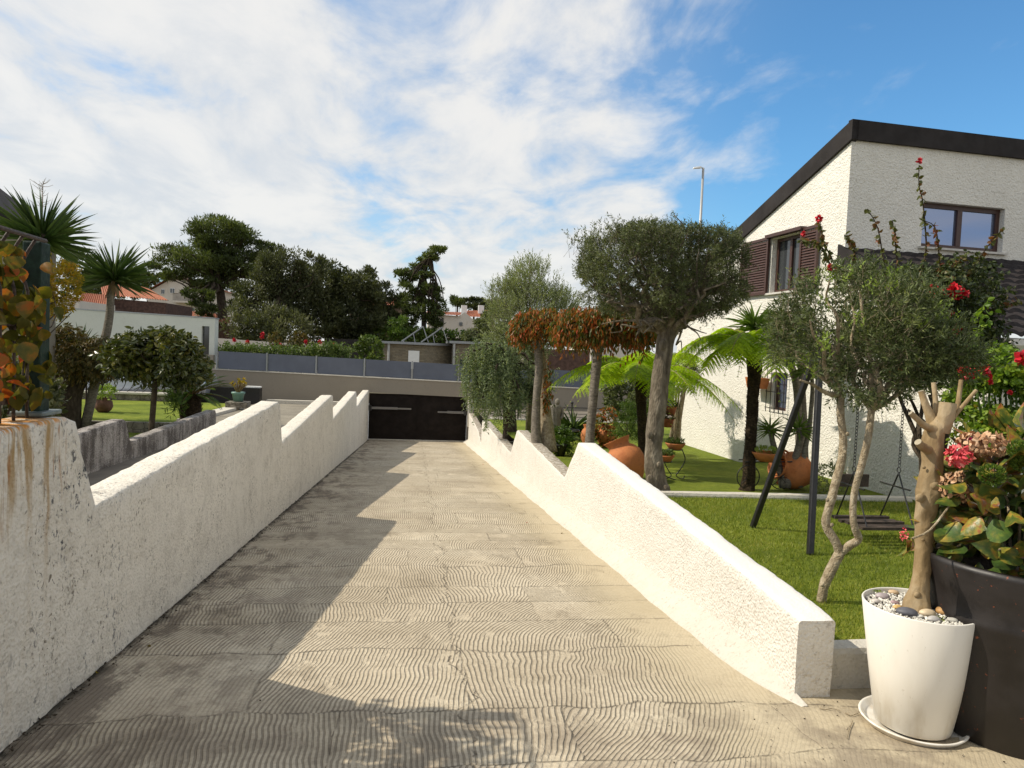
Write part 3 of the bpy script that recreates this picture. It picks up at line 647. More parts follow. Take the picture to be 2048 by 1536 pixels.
Pp=np.array(Pp);V=Pp.reshape(-1,3);F=[(i*4+k,(i+1)*4+k,(i+1)*4+k+1,i*4+k+1)[::-1] for i in range(len(ys)-1) for k in range(3)]
b.add(V,F);b.add([tuple(x) for x in Pp[0]]+[(2.17,3.50,ramp(3.5))],[(0,1,2,3,4)])
b.build('plinth',M['wall_cap'],t,smooth=True)
# sooty stepped wall of the neighbouring path
t=thing('low_wall','soot blackened short wall segment beyond the left driveway wall','wall',(-4.5,10.9,-.4))
wallmesh([(9.4,.21),(11.55,.27),(11.62,.24),(11.85,-.15),(11.95,-.35)],-4.4,-4.6,lambda y:-.12-.025*y-.03,.08,M['wall_dark'],'wall_body',t,.01,8,outer=lambda y:-.9)
t=thing('low_wall','long sooty low wall with sloping top beside the shaded lawn','wall',(-4.5,14.1,-.4))
wallmesh([(11.96,-.12),(16.6,-.05),(16.66,-.1),(16.7,-.5)],-4.4,-4.6,lambda y:-.12-.025*y-.03,.1,M['wall_dark'],'wall_body',t,.01,8,outer=lambda y:-.9)
# kerbs of the terraces
def kerb(p0,p1,wd,zt,zb,label):
    b=B();p0=np.array(p0);p1=np.array(p1);L=np.linalg.norm(p1-p0);n=max(2,int(L/.25));V=[];d=(p1-p0)/L;q=np.array([-d[1],d[0]])
    sec=[(-.5,zb),(-.5,zt-.03),(-.42,zt),(.42,zt),(.5,zt-.03),(.5,zb)]
    for i in range(n+1):
        c=p0+(p1-p0)*i/n
        for s_,z in sec: V.append((c[0]+q[0]*s_*wd,c[1]+q[1]*s_*wd,z))
    V=np.array(V);V+=vn(V,3,2,3)[:,None]*np.array([.03,.03,.02]);K=6
    F=[(i*K+k,i*K+k+1,(i+1)*K+k+1,(i+1)*K+k)[::-1] for i in range(n) for k in range(5)]+[tuple(range(6)),tuple(range(n*K,n*K+6))[::-1]]
    b.add(V,F);return tag(b.build('garden_kerb',M['coping']),label,'kerb','pale kerbs between the lawn terraces')
kerb((2.37,3.79),(10,3.79),.14,-.06,-.4,'short pale kerb between white planter and end of the right driveway wall')
kerb((2.42,8.56),(7.3,8.32),.16,-.12,-.4,'nearest long pale kerb crossing the lawn behind the swing')
kerb((2.42,12.32),(6.6,12.18),.16,-.33,-.6,'second pale kerb crossing the lawn behind the big tree trunk')
kerb((2.42,18.38),(9.2,18.1),.16,-.57,-.85,'third pale kerb crossing the lawn behind the stone statue')
kerb((2.42,23.12),(12,22.8),.2,-.70,-.85,'farthest pale kerb at the back of the lawn under the iron railing')
b=B();b.box((-14.8,18.51,-.72),(20.0,.17,.27));o=tag(b.build('garden_step',M['rubble']),'dark mossy step between the shaded lower lawn and the bright lawn on the left','step')
b=B();V=[(-4.42,17,-.60),(-5.62,17.0,-.6)];b.box((-5.05,0,0),(.01,.01,.01)) if 0 else None
b.prism([(-5.85,18.6,-.75),(-5.45,18.6,-.75),(-5.45,18.6,-.5),(-5.85,18.6,-.5)],(0,6.2,-.12));tag(b.build('garden_edging',M['coping']),'pale stone edging between the left lawn and the sett paving','edging')
b=B();b.box((-4.0,26.75,-.70),(2.6,.25,.16));tag(b.build('raised_kerb',M['coping']),'raised stone kerb lying across the setts before the grey wall','kerb')
# ------------------------------------------------------------------ retaining wall + panel fence + gate
top=lambda x:.27-.0185*(x+4)
b=B();b.prism([(-24,28.2,top(-7.5)+.55),(-7.6,28.2,top(-7.6)+.55),(-7.6,28.2,top(-7.6)),(14,28.2,top(14)),(14,28.2,-2.4),(2.12,28.2,-2.4),(2.12,28.2,-.42),(-1.76,28.2,-.345),(-1.76,28.2,-2.4),(-24,28.2,-2.4)],(0,.25,0))
t=thing('retaining_wall','long grey beige rendered wall carrying the grey panel fence above the gate','wall',(-1,28.3,-1));b.build('wall_body',M['plaster'],t)
b=B();b.prism([(-7.6,28.17,top(-7.6)+.002),(14,28.17,top(14)+.002),(14,28.17,top(14)+.03),(-7.6,28.17,top(-7.6)+.03)],(0,.31,0));b.build('wall_cap',M['coping'],t)
b=B();b.box((2.22,27.95,-.95),(.2,.4,1.2));b.build('pier',M['coping'],t)
px=[434,534,632.6,729,824.5,917.5];xs=[onY(p,730,28.3)[0] for p in px];dx=(xs[-1]-xs[0])/5
xs=xs+[xs[-1]+dx*i for i in(1,2,3,4,5)]
t=thing('panel_fence','row of blue grey sheet metal panels between slim posts above the garage gate','fence',(0,28.3,.2))
for i,x in enumerate(xs):
    b=B();b.box((x,28.27,top(x)+.375),(.055,.055,.74));b.build('post',M['alu'],t)
    if i<len(xs)-1:
        x1=xs[i+1];b=B();b.prism([(x+.04,28.29,top(x)+.05),(x1-.04,28.29,top(x1)+.05),(x1-.04,28.29,top(x1)+.71),(x+.04,28.29,top(x)+.71)],(0,.02,0));b.build('panel',M['panel'],t)
t=thing('driveway_gate','dark double leaf gate closing the foot of the driveway','gate',(.18,28.35,-2.2))
for s_,(x0,x1) in enumerate(((-1.75,.179),(.183,2.11))):
    b=B();b.box(((x0+x1)/2,28.33,-1.28),(x1-x0-.01,.05,1.80));o=b.build('gate_leaf',M['gate'],t);bb=B();bb.box((x0+.014 if s_ else x1-.014,28.295-.012*s_,-1.28),(.045,.03,1.78));bb.build('closing_strip',M['gate'],o)
b=B();b.box((.18,28.31,-2.2),(3.85,.12,.05));b.build('threshold',M['coping'],t)
for xa,za,xb in((-1.70,-.93,-.1),(2.06,-1.02,.95)):
    b=B();b.bar((xa,28.05,za),(xb,28.24,za-.02),.05,.06);b.bar((xa,28.05,za),((xa+2*xb)/3,28.2,za-.01),.08,.09);o=b.build('opener_arm',M['chrome'],t)
    bb=B();bb.box((xa-.02*np.sign(xa),28.03,za),(.11,.16,.2));bb.build('hinge_bracket',M['black'],o)
# ------------------------------------------------------------------ house on the right
hd=np.array([-.07,1,0]);hd/=np.linalg.norm(hd);he=np.array([1,.07,0]);he/=np.linalg.norm(he)
HC=np.array([6.74,10.64,0.])
def hw(u,z,o=0.): return HC+hd*u+np.array([0,0,z])-he*o     # on west wall, u metres north of the upper corner, o outwards
def hs(u,z,o=0.): return HC+he*u+np.array([0,0,z])-hd*o     # on south wall
def rake(u): return 5.12-(u)*.345
def wall_with_holes(fn,outl,holes,depth,nrm,name,mat,parent):
    # grid wall built from cells around rectangular openings; outl(u)->top z
    us=sorted(set([outl[0],outl[1]]+list(outl[4:])+[h[0] for h in holes]+[h[1] for h in holes]));b=B()
    for u0,u1 in zip(us[:-1],us[1:]):
        zs=[outl[2]]
        for h in sorted(holes,key=lambda q:q[2]):
            if h[0]<=u0+1e-6 and h[1]>=u1-1e-6: zs+=[h[2],h[3]]
        for k in range(0,len(zs),2):
            z0=zs[k];last=k+1>=len(zs)
            t0,t1=(outl[3](u0+1e-5*0+(0 if u0<u1 else 0)),outl[3](u1-1e-3)) if last else (zs[k+1],)*2
            b.add([fn(u0,z0),fn(u1,z0),fn(u1,t1),fn(u0,t0)],[(0,1,2,3)])
    for h in holes:
        P=[fn(h[0],h[2]),fn(h[1],h[2]),fn(h[1],h[3]),fn(h[0],h[3])];Q=[fn(h[0],h[2],-depth),fn(h[1],h[2],-depth),fn(h[1],h[3],-depth),fn(h[0],h[3],-depth)]
        b.add(P+Q,[(i,(i+1)%4,(i+1)%4+4,i+4) for i in range(4)])
    return b.build(name,mat,parent)
t=thing('house','white roughcast house with black mono pitch fascia and dark tiled lean-to roof','house',(8,11,-.3))
W0=1.07;W1=2.33
wall_with_holes(hw,(-2.85,6.05,-.9,lambda u:rake(u) if u>=-1e-6 else 3.42+u*.50,0.0),[(0.000,0.0001,9,9.1)] if 0 else [(1.15,2.1,2.84,3.86),(1.35,1.82,.66,1.36)],.22,he,'west_wall',M['house_wall'],t)
wall_with_holes(hs,(0,9,2.4,lambda u:5.12),[(1.40,2.99,3.54,4.28)],.24,hd,'front_wall',M['house_wall'],t)
b=B();b.add([hw(6.05,-.9),hw(6.05,-.9)+he*9,hw(6.05,rake(6.05))+he*9,hw(6.05,rake(6.05))],[(0,1,2,3)]);b.build('rear_wall',M['house_wall'],t)
b=B();b.add([hw(-2.85,-.9),hw(-2.85,-.9)+he*9,hw(-2.85,1.98)+he*9,hw(-2.85,1.98)],[(3,2,1,0)]);b.build('porch_wall',M['house_wall'],t)
# roof slab and fascia
b=B();ov=.05
A=[hw(-.06,5.12,ov),hw(-.06,5.43,ov),hw(6.3,rake(6.3)+.31,ov),hw(6.3,rake(6.3),ov)];b.prism(A,he*.12)
Bq=[hs(-ov+.003,5.12,.06),hs(9,5.12,.06),hs(9,5.43,.06),hs(-ov+.003,5.43,.06)];b.prism(Bq,hd*.1);b.build('fascia',M['fascia'],t)
b=B();b.prism([hw(.0,5.13,0),hw(.0,5.36,0),hw(6.3,rake(6.3)+.25,0),hw(6.3,rake(6.3)+.01,0)],he*9);b.build('roof',M['fascia'],t)
# front window
def window(fn,u0,u1,z0,z1,rec,nleaf,glass,parent,fw=.07,sill=True,open_=0,sg=1):
    def off(v,o): return fn(v[0],v[1],-o)
    def fbox(b,a0,a1,c0,c1,o0,o1):
        b.add([fn(a0,c0,-o0),fn(a1,c0,-o0),fn(a1,c1,-o0),fn(a0,c1,-o0),fn(a0,c0,-o1),fn(a1,c0,-o1),fn(a1,c1,-o1),fn(a0,c1,-o1)],[(0,1,2,3),(7,6,5,4),(0,4,5,1),(1,5,6,2),(2,6,7,3),(3,7,4,0)])
    b=B();o1=rec+.06
    fbox(b,u0,u1,z0,z0+fw,rec,o1);fbox(b,u0,u1,z1-fw,z1,rec,o1);fbox(b,u0,u0+fw,z0+fw,z1-fw,rec,o1);fbox(b,u1-fw,u1,z0+fw,z1-fw,rec,o1)
    for i in range(1,nleaf): c=u0+(u1-u0)*i/nleaf;fbox(b,c-fw*.6,c+fw*.6,z0+fw,z1-fw,rec-.01,o1)
    w_=b.build('window',M['brown'],parent)
    for i in range(nleaf):
        a=u0+(u1-u0)*i/nleaf+fw*.6;c=u0+(u1-u0)*(i+1)/nleaf-fw*.6;b=B();fbox(b,a,c,z0+fw,z1-fw,rec+.03,rec+.04);b.build('pane',glass,w_)
    if sill: b=B();fbox(b,u0-.06,u1+.06,z0-.035,z0-.002,-.07,rec);b.build('sill',M['stone_edge'],w_)
    return w_
window(hs,1.40,2.99,3.54,4.28,.1,2,M['glass_sky'],t,.075)
wn_=window(hw,1.15,2.1,2.84,3.86,.10,2,M['glass_dark'],t,.06)
b=B()
for k in range(9): u=1.2+k*.055;b.add([hw(u,2.9,-.20-.02*(k%2)),hw(u+.055,2.9,-.20-.02*((k+1)%2)),hw(u+.055,3.8,-.20-.02*((k+1)%2)),hw(u,3.8,-.20-.02*(k%2))],[(0,1,2,3)])
b.build('curtain',M['white_paint'],wn_)
b=B();b.add([hw(1.15,2.84,-.215-.03),hw(2.1,2.84,-.245),hw(2.1,3.86,-.245),hw(1.15,3.86,-.245)],[(0,1,2,3)]);b.build('dark_interior',M['black'],wn_)
# shutters folded back on the west wall
def shutter(u0,u1,z0,z1):
    b=B();fw=.05
    def fb(a0,a1,c0,c1,o0,o1): b.add([hw(a0,c0,o0),hw(a1,c0,o0),hw(a1,c1,o0),hw(a0,c1,o0),hw(a0,c0,o1),hw(a1,c0,o1),hw(a1,c1,o1),hw(a0,c1,o1)],[(0,1,2,3),(7,6,5,4),(0,4,5,1),(1,5,6,2),(2,6,7,3),(3,7,4,0)])
    fb(u0,u0+fw,z0,z1,.03,.075);fb(u1-fw,u1,z0,z1,.03,.075);fb(u0+fw,u1-fw,z0,z0+fw,.03,.075);fb(u0+fw,u1-fw,z1-fw,z1,.03,.075)
    z=z0+fw
    while z<z1-fw-.03:
        b.add([hw(u0+fw,z,.07),hw(u1-fw,z,.07),hw(u1-fw,z+.045,.045),hw(u0+fw,z+.045,.045)],[(0,1,2,3)]);b.add([hw(u0+fw,z+.002,.04),hw(u1-fw,z+.002,.04),hw(u1-fw,z,.07),hw(u0+fw,z,.07)],[(0,1,2,3)]);z+=.048
    b.build('shutter',M['brown'],t)
shutter(.62,1.12,2.82,3.9);shutter(2.13,3.12,2.82,3.9)
b=B();b.prism([hw(1.05,3.87,.0),hw(1.05,3.93,0),hw(2.18,3.93,0),hw(2.18,3.87,0)],-he*.12);b.build('lintel_box',M['brown'],t)
window(hw,1.35,1.82,.66,1.36,.08,1,M['glass_sky'],t,.05,False)
b=B()
for i in range(5): u=1.30+i*.14;b.tube([hw(u,.62,.09),hw(u,1.40,.09),hw(u,1.47,.13)],.008,5)
for z in(.7,1.0,1.33): b.tube([hw(1.27,z,.09),hw(1.90,z,.09)],.008,5)
b.build('window_grille',M['black'],t)
# lean-to roof with tiles: runs from ridge on the front wall down to the eave
nu,nv=150,90;U_=np.linspace(-.12,8.9,nu*2);Vv=np.linspace(0,1,nv*2)
rows_=13;V=[]
for v in Vv:
    fr=(v*rows_)%1.;base=3.40-v*1.42
    for u in U_:
        wv=.045*abs(math.sin(u*math.pi/.26))**.8+.05*fr
        q=HC+he*u-hd*(v*3.0)+np.array([0,0,base+wv]);V.append(q)
nn=len(U_);F=np.array([(j*nn+i,(j+1)*nn+i,(j+1)*nn+i+1,j*nn+i+1) for j in range(len(Vv)-1) for i in range(nn-1)])
b=B();b.add(V,F);b.build('tiled_roof',M['tile_dark'],t)
b=B();b.prism([hw(0.0,3.18,.13),hw(0.0,3.47,.13),hw(-3.05,2.03,.13),hw(-3.05,1.80,.13)],he*.05);b.build('roof_verge',M['fascia'],t)
b=B()
for k in range(14): b.box(hw(-.03-k*.22,3.34-k*.104,.0)+he*.03,(.14,.06,.04),0)
b.build('gutter_bracket',M['fascia'],t) if 0 else None
b=B();b.prism([hw(-3.02,1.95,.1),hw(-3.02,1.86,.06),hw(-3.08,1.80,.06),hw(-3.18,1.80,.06),hw(-3.22,1.88,.06),hw(-3.2,1.95,.06)],he*9);b.build('gutter',M['stone_edge'],t)
b=B();b.box(hw(-2.9,1.82,.0)+he*.35,(.9,.22,.16));b.build('eave_board',M['white_paint'],t)
# flower box under the lower window
t=thing('flower_box','orange terracotta flower box hanging on the window grille of the white house','flower box',hw(2.0,1.0,.15))
b=B();c=hw(2.02,1.14,.2);b.add([c+np.array(p) for p in[(-.09,-.22,-.1),(.09,-.22,-.1),(.09,.22,-.1),(-.09,.22,-.1),(-.12,-.26,.1),(.12,-.26,.1),(.12,.26,.1),(-.12,.26,.1)]],[(3,2,1,0),(0,1,5,4),(1,2,6,5),(2,3,7,6),(3,0,4,7),(4,5,6,7)]);b.build('box',M['terracotta'],t)
P,D=crown_pts(60,hw(2.02,1.27,.2),(.1,.2,.06),up=1.);b=B();twigs(b,None,P,D,.06,4,.04,.015,DIA);b.build('plant',M['rosebush'],t)
# ------------------------------------------------------------------ swing set
t=thing('swing_set','black metal A frame garden swing set with two hanging bench seats on the lawn','swing set',(4.2,6.4,-.17))
fl=Z(1505,1055,-.17);nl_=Z(1620,1110,-.17);ym=(fl[1]+nl_[1])/2;r_=ray(1642,694);ap=C0+r_*(ym/r_[1]);zt=ap[2]
def leg(a,b_):
    b=B();b.bar(a,b_,.055,.055,up=(0,1,0));bevel(b.build('leg',M['black'],t),.012)
xe=ap[0]+2.75
leg(fl,ap+np.array([-.02,.03,-.03]));leg(nl_,ap+np.array([-.02,-.03,-.03]));leg((xe+.1,fl[1],-.17),(xe,ym+.03,zt-.03));leg((xe+.1,nl_[1],-.17),(xe,ym-.03,zt-.03))
b=B();b.box(((ap[0]+xe)/2,ym,zt),(xe-ap[0]+.25,.07,.075));bevel(b.build('crossbeam',M['black'],t),.012)
def chain(b,a,c,ln=.042,r=.0035):
    a=np.array(a,float);c=np.array(c,float);L=np.linalg.norm(c-a);n=int(L/(ln*.78));d=(c-a)/L
    for i in range(n):
        m=a+(c-a)*(i+.5)/n;s=nz(np.cross(d,(0,1,0) if i%2 else (1,.6,0)));q=np.linspace(0,2*math.pi,9)[:-1]
        P=[m+d*math.cos(x)*ln*.5+s*math.sin(x)*ln*.27 for x in q];b.tube(P+[P[0],P[1]],r,4,cap=False)
def seat(xa,xb,zr,zs,yf,yb):
    s=B()
    for k in range(5): s.box(((xa+xb)/2,yf+.03+(yb-yf)*k/4.6,zs-.012*(k%2)),(xb-xa+.12,.06,.028))
    o=s.build('seat',M['dark_wood'],t);s=B();s.box(((xa+xb)/2-.06,yb+.03,zr-.16),(xb-xa-.16,.03,.13));s.build('backrest',M['dark_wood'],t)
    for x in(xa,xb):
        c=B();chain(c,(x,ym,zt-.04),(x,ym,zr+.03));q=np.linspace(0,2*math.pi,11);c.tube([(x,ym+.027*math.cos(a),zr+.0+.027*math.sin(a)) for a in q],.005,5,cap=False);c.build('chain',M['black'],t)
        c=B();c.tube([(x,ym,zr-.03),(x,yf+.02,zs)],.008,6);c.tube([(x,ym,zr-.03),(x,yb,zs)],.008,6);c.tube([(x,yf+.1,zr-.17),(x,yb+.03,zr-.17)],.009,6);c.build('hanger',M['black'],t)
q=onY(1709,925,ym);q2=onY(1798,940,ym);zs_=Z(1760,1032,-.17)
seat(q[0],q2[0],q2[2]+.0,.02,ym-.28,ym+.24)
q3=onY(1905,945,ym);q4=onY(1984,900,ym);seat(q3[0],q4[0]+.05,q2[2],.02,ym-.28,ym+.24)
# ------------------------------------------------------------------ white planter with pollarded tree
PC=np.array([2.50,3.02,0.]);zg=-RS*3.02
cx=Z(1824,1446,zg);PC=np.array([cx[0],cx[1],0.]);zg=-RS*cx[1];Dq=dep((PC[0],PC[1],zg));mp=Dq/FP
PC[2]=zg
t=thing('white_planter','tall round cream white plastic planter in the right foreground, standing in a saucer','planter',PC)
rt=.5*210*mp;rb=.5*138*mp
zt_=H-(1207-733)*mp*1.0
tilt=(.0,0,1)
hp=zt_-zg
b=B();b.lathe([(rb-.01,.02),(rb,.025),(rb+(rt-rb)*.5,hp*.5),(rt-.001,hp-.004),(rt-.003,hp),(rt-.010,hp),(rt-.012,hp-.006),(rt-.02,hp-.12),(rb,.1)],PC,72);b.build('pot_body',M['pot_white'],t,True)
b=B();rs=.5*186*mp;b.lathe([(0.01,.003),(rs-.03,.003),(rs-.012,.012),(rs+.006,.034),(rs+.012,.040),(rs+.008,.046),(rs-.002,.042),(rs-.02,.016),(rs-.035,.010),(.01,.010)],PC,72);b.build('saucer',M['pot_white'],t,True)
sz=zt_-.022
b=B();b.disc((PC[0],PC[1],sz-.012),rt-.014,40);b.build('soil',M['soil'],t)
# gravel + pebbles
r=np.random.default_rng(4);b=B();N=1500
a=r.uniform(0,6.283,N);q=(rt-.022)*np.sqrt(r.random(N));tv=[];bb=B();bb.ell((0,0,0),(1,1,.7),6);tv=bb.v[0];tf=[tuple(f) for f in bb.f[0]]
Dm=nz(r.normal(size=(N,3)));X_,Y_,Z_=frames(Dm);s_=r.uniform(.003,.009,N)[:,None]
b.scatter(tv,tf,np.stack([X_*s_*1.2,Y_*s_,Z_*s_],1),np.stack([PC[0]+q*np.cos(a),PC[1]+q*np.sin(a),sz-.006+r.random(N)*.008],-1))
tag(b.build('gravel',m_plain('white gravel',(.66,.63,.56),.8,.3,60),t),kind='stuff')
peb=[(1765,1192,.030,(.34,.29,.29)),(1785,1183,.022,(.50,.36,.22)),(1795,1214,.021,(.58,.38,.14)),(1790,1205,.018,(.33,.22,.22)),(1855,1226,.034,(.60,.48,.32)),(1892,1222,.042,(.42,.24,.09)),(1814,1224,.040,(.10,.10,.115)),(1868,1238,.026,(.42,.40,.38)),(1840,1232,.014,(.6,.57,.5)),(1752,1202,.02,(.55,.5,.45)),(1905,1240,.02,(.5,.48,.42))]
for i,(x,y,rr,c) in enumerate(peb):
    p=Z(x,y,sz+rr*.35);v=p-PC;v[2]=0;lv=np.linalg.norm(v)
    if lv>rt-.02-rr: p[:2]=PC[:2]+v[:2]/lv*(rt-.02-rr)
    b=B();k=rnd.uniform(-.5,.5);rr*=1.25;b.ell(p,(rr,rr*.68,rr*.46),18,.05,i,M=np.array([[math.cos(k),math.sin(k),0],[-math.sin(k),math.cos(k),0],[0,0,1]]));b.build('pebble',m_plain('pebble %d'%i,c,.55,.2,25),t,True)
r=np.random.default_rng(9)
for x,y in((1755,1184),(1825,1192),(1880,1238),(1930,1236),(1905,1205),(1940,1226)):
    b=B();c=Z(x,y,sz+.005);n=34;D=nz(np.stack([r.normal(size=n)*.7,r.normal(size=n)*.7,np.ones(n)*.8],-1));b.scatter(DIA[0],DIA[1],mats(D,r.uniform(.008,.02,n),.005),c+r.normal(size=(n,3))*(.012,.012,.002));b.build('weed',M['tips'],t)

# pollard: trunk in pixel space of its own plane, given real depth offsets
D0=dep((PC[0],PC[1],sz))
def pp(x,y,o=0.,D=D0): return Dp(x,y,D+o)
tr=[(1834,1228,0,33),(1834,1205,0,29),(1838,1182,0,21),(1843,1150,.0,18),(1848,1102,.01,19),(1850,1042,.01,22.5),(1854,1010,.0,23),(1859,985,.0,28),(1860,965,0,25),(1865,925,0,22.5),(1864,895,0,24),(1868,870,0,23),(1878,850,0,19),(1884,838,0,14)]
t2=thing('pollarded_tree','heavily pruned bare tree with thick tan trunk and cut stubs growing in the white planter','tree',Z(1826,1228,sz))
b=B();b.tube([pp(x,y,o) for x,y,o,r_ in tr],[r_*mp*.86 for *_,r_ in tr],26,rn=.11,seed=5,sub=6);
for x,y,o,s_ in((1870,972,-.045,.03),(1842,996,-.035,.03),(1846,1080,-.035,.010),(1866,1112,-.03,.010),(1880,900,-.03,.012),(1848,935,-.035,.010),(1835,1190,-.04,.02)):
    b.ell(pp(x,y,o),(s_,s_*.6,s_*.8),12,.1,3)
b.build('trunk',M['bark_frang'],t2,True)
stubs=[([(1880,862,0),(1887,845,-.01),(1893,825,-.02),(1896,806,-.02)],[19,17.5,17,17],1),
 ([(1870,868,.01),(1862,838,.02),(1852,812,.03),(1842,782,.03)],[13,11,8,6.5],0),
 ([(1872,860,-.02),(1850,852,-.03),(1834,838,-.04),(1821,826,-.04)],[10,7.5,6,5.5],0),([(1874,850,.03),(1871,800,.05),(1867,765,.06)],[8,5.5,4.8],0),
 ([(1896,850,.03),(1914,813,.05),(1919,785,.06),(1922,760,.07)],[8,5.5,5,4.5],0),([(1892,852,-.01),(1914,826,-.02),(1934,802,-.03),(1953,780,-.04)],[7,4.5,4,3.6],0),([(1858,900,-.02),(1843,892,-.04),(1836,884,-.05)],[12,9,8],0)]
for P_,rr,big_ in stubs:
    b=B();Q=[pp(x,y,o) for x,y,o in P_];b.tube(Q,[a*mp*.9 for a in rr],16,cap=False,rn=.09,seed=int(rr[0]),sub=3);o=b.build('stub',M['bark_frang'],t2,True)
    d=nz(Q[-1]-Q[-2]);b=B();x_,y_,z_=frames(d[None]);a=np.arange(16)*math.pi/8;c=Q[-1]+d*.001;b.add([c+rr[-1]*mp*.9*(.98*math.cos(q)*x_[0]+.98*math.sin(q)*z_[0]) for q in a],[tuple(range(16))]);b.build('cut_face',M['cut'],o)
# ------------------------------------------------------------------ big dark pot with hydrangea
mb=3.55/FP
bc=Dp(2040,1330,3.62);bc[2]=-RS*bc[1];BC=bc
rim=H-(1118-735)*3.5/FP
t=thing('dark_pot','very large dark brown glazed pot with orange chips at the right edge of the photo','pot',BC)
hb=rim-BC[2];RB=.5
b=B();b.lathe([(.01,0),(.34,0),(.36,.02),(.41,hb*.35),(.455,hb*.68),(.462,hb*.70),(.456,hb*.715),(.475,hb*.84),(.50,hb*.97),(.498,hb),(.47,hb),(.455,hb*.93),(.01,hb*.9)],BC,96,rn=.004);b.build('pot_body',M['black_pot'],t,True)
b=B();b.disc(BC+np.array([0,0,hb*.93]),.46,40);b.build('soil',M['soil'],t)
t=thing('hydrangea','autumn coloured hydrangea with dried flower heads growing in the large dark pot','plant',BC+np.array([0,0,hb*.93]))
hc=BC+np.array([0,0,hb*.93]);r=np.random.default_rng(21);b=B();bs=B()
N=520
q=nz(r.normal(size=(N,3))*np.array([1,1,.8])+np.array([0,0,.25]));rr=r.uniform(.6,1.,N)
P=hc+np.array([.02,-.02,.24])+q*rr[:,None]*np.array([.50,.48,.50])
vw=nz(C0-hc);D=nz(q*.6+np.array([0,0,-.55])+vw*.15+r.normal(size=(N,3))*.4)
nrm=nz(np.array([0,0,.7])+q*1.+r.normal(size=(N,3))*.35)
k=P[:,2]>hc[2]-.02;P,D,nrm,q=P[k],D[k],nrm[k],q[k]
T=mats(D,r.uniform(.10,.17,len(P)),r.uniform(.08,.12,len(P)),n=-nrm)
half=r.random(len(P))<.5
b.scatter(BIG[0],BIG[1],T[half],P[half]);b.scatter(DROOP[0],DROOP[1],T[~half],P[~half]);b.build('leaves',M['hydr'],t,True)
for i in range(0,len(P),16):
    bs.tube([hc+np.array([q[i,0]*.12,q[i,1]*.12,-.02]),hc+(P[i]-hc)*.5+np.array([0,0,.06]),P[i]],[.008,.006,.004],6)
bs.build('stems',M['bark_pale'],t,True)
PET=([(0,0,0),(.5,.5,.12),(0,1,0),(-.5,.5,.12)],[(0,1,2,3)])
def fhead(c,rad,n,mat,sz,name='flower_head',par=None,seed=0):
    r=np.random.default_rng(seed);q=nz(r.normal(size=(n,3)));P=c+q*np.array(rad)*r.uniform(.82,1.,(n,1));tg=r.normal(size=(n,3));tg=nz(tg-(tg*q).sum(1,keepdims=True)*q)
    b=B();b.scatter(LEAF[0],LEAF[1],mats(nz(tg+q*.5),sz*r.uniform(.7,1.3,n),sz*.9,n=-q),P);return b.build(name,mat,par)
fhead(Dp(1968,888,3.5),(.115,.10,.05),330,M['dry_head'],.028,par=t,seed=1);fhead(Dp(1918,912,3.47),(.055,.05,.045),110,M['red_head'],.028,par=t,seed=2)
fhead(Dp(1912,975,3.55),(.075,.07,.075),240,M['dry_head'],.026,par=t,seed=3);fhead(Dp(1938,872,3.6),(.02,.02,.015),30,M['pink'],.018,par=t,seed=4)
fhead(Dp(1808,1068,3.45),(.018,.015,.03),40,M['red_head'],.012,par=t,seed=5)
for i,(x,y,s_) in enumerate(((1985,950,.045),(2040,900,.04),(2045,925,.04))):   # green domed buds
    r=np.random.default_rng(i);n=500;q=nz(r.normal(size=(n,3)));b=B();b.scatter(DIA[0],DIA[1],mats(nz(q+np.array([0,0,.6])),.018,.008),Dp(x,y,3.3)+q*s_*np.array([1,1,.85]));b.build('bud',M['rosebush'],t)
b=B();P=np.array([Dp(1822,1075,3.42),Dp(1812,1078,3.4)]);D=nz(np.array([[-.1,0,-1],[.3,0,-.9]]));b.scatter(DROOP[0],DROOP[1],mats(D,np.array([.11,.10]),.06,n=np.array([[.8,-1,.2],[.3,-1,.3]])),P);b.build('hanging_leaf',M['hydr'],t,True)
b=B();b.tube([Dp(1900,1010,3.5),Dp(1860,1060,3.45),Dp(1822,1078,3.42)],.005,6,sub=3);b.build('stem',M['bark_pale'],t)
# ------------------------------------------------------------------ forked tree with grey green crown (near, behind the planter)
base=Z(1648,1204,-.17);DD=dep(base);m=DD/FP
def ppt(L,D): return [Dp(x,y,D+o) for x,y,o,_ in L],[r_*D/FP for *_,r_ in L]
t=thing('forked_tree','slim forked tree with crooked mottled trunks and grey green crown growing on the near lawn','tree',base)
bw=B()
P_,r_=ppt([(1642,1206,0,13),(1648,1172,0,13),(1662,1140,0,15),(1680,1105,0,14)],DD);bw.tube(P_,[q*.7 for q in r_],14,rn=.12,seed=1,sub=6)
P_,r_=ppt([(1680,1108,0,14),(1672,1085,.0,12),(1652,1048,.02,12),(1662,1000,.03,12),(1674,955,.05,12),(1684,915,.06,11.5),(1686,870,.08,11),(1681,830,.08,11),(1680,790,.1,11),(1672,740,.1,9),(1668,690,.12,7)],DD);bw.tube(P_,[q*.7 for q in r_],14,rn=.12,seed=2,sub=6);A1=P_
P_,r_=ppt([(1682,1106,0,12),(1700,1090,-.03,12),(1717,1078,-.05,10.5),(1708,1050,-.06,10),(1706,1010,-.05,9.5),(1712,970,-.05,9.5),(1726,920,-.04,10),(1737,870,-.03,10),(1743,820,-.02,10),(1748,770,-.02,9),(1756,720,0,7)],DD);bw.tube(P_,[q*.7 for q in r_],14,rn=.12,seed=3,sub=6);A2=P_
kn=B()
for x,y in((1695,868),(1664,1050),(1716,1077),(1690,905),(1727,930),(1645,1170),(1655,1000),(1741,860)): bw.ell(Dp(x,y,DD-.02),(.014,.012,.016),8,.1,1)
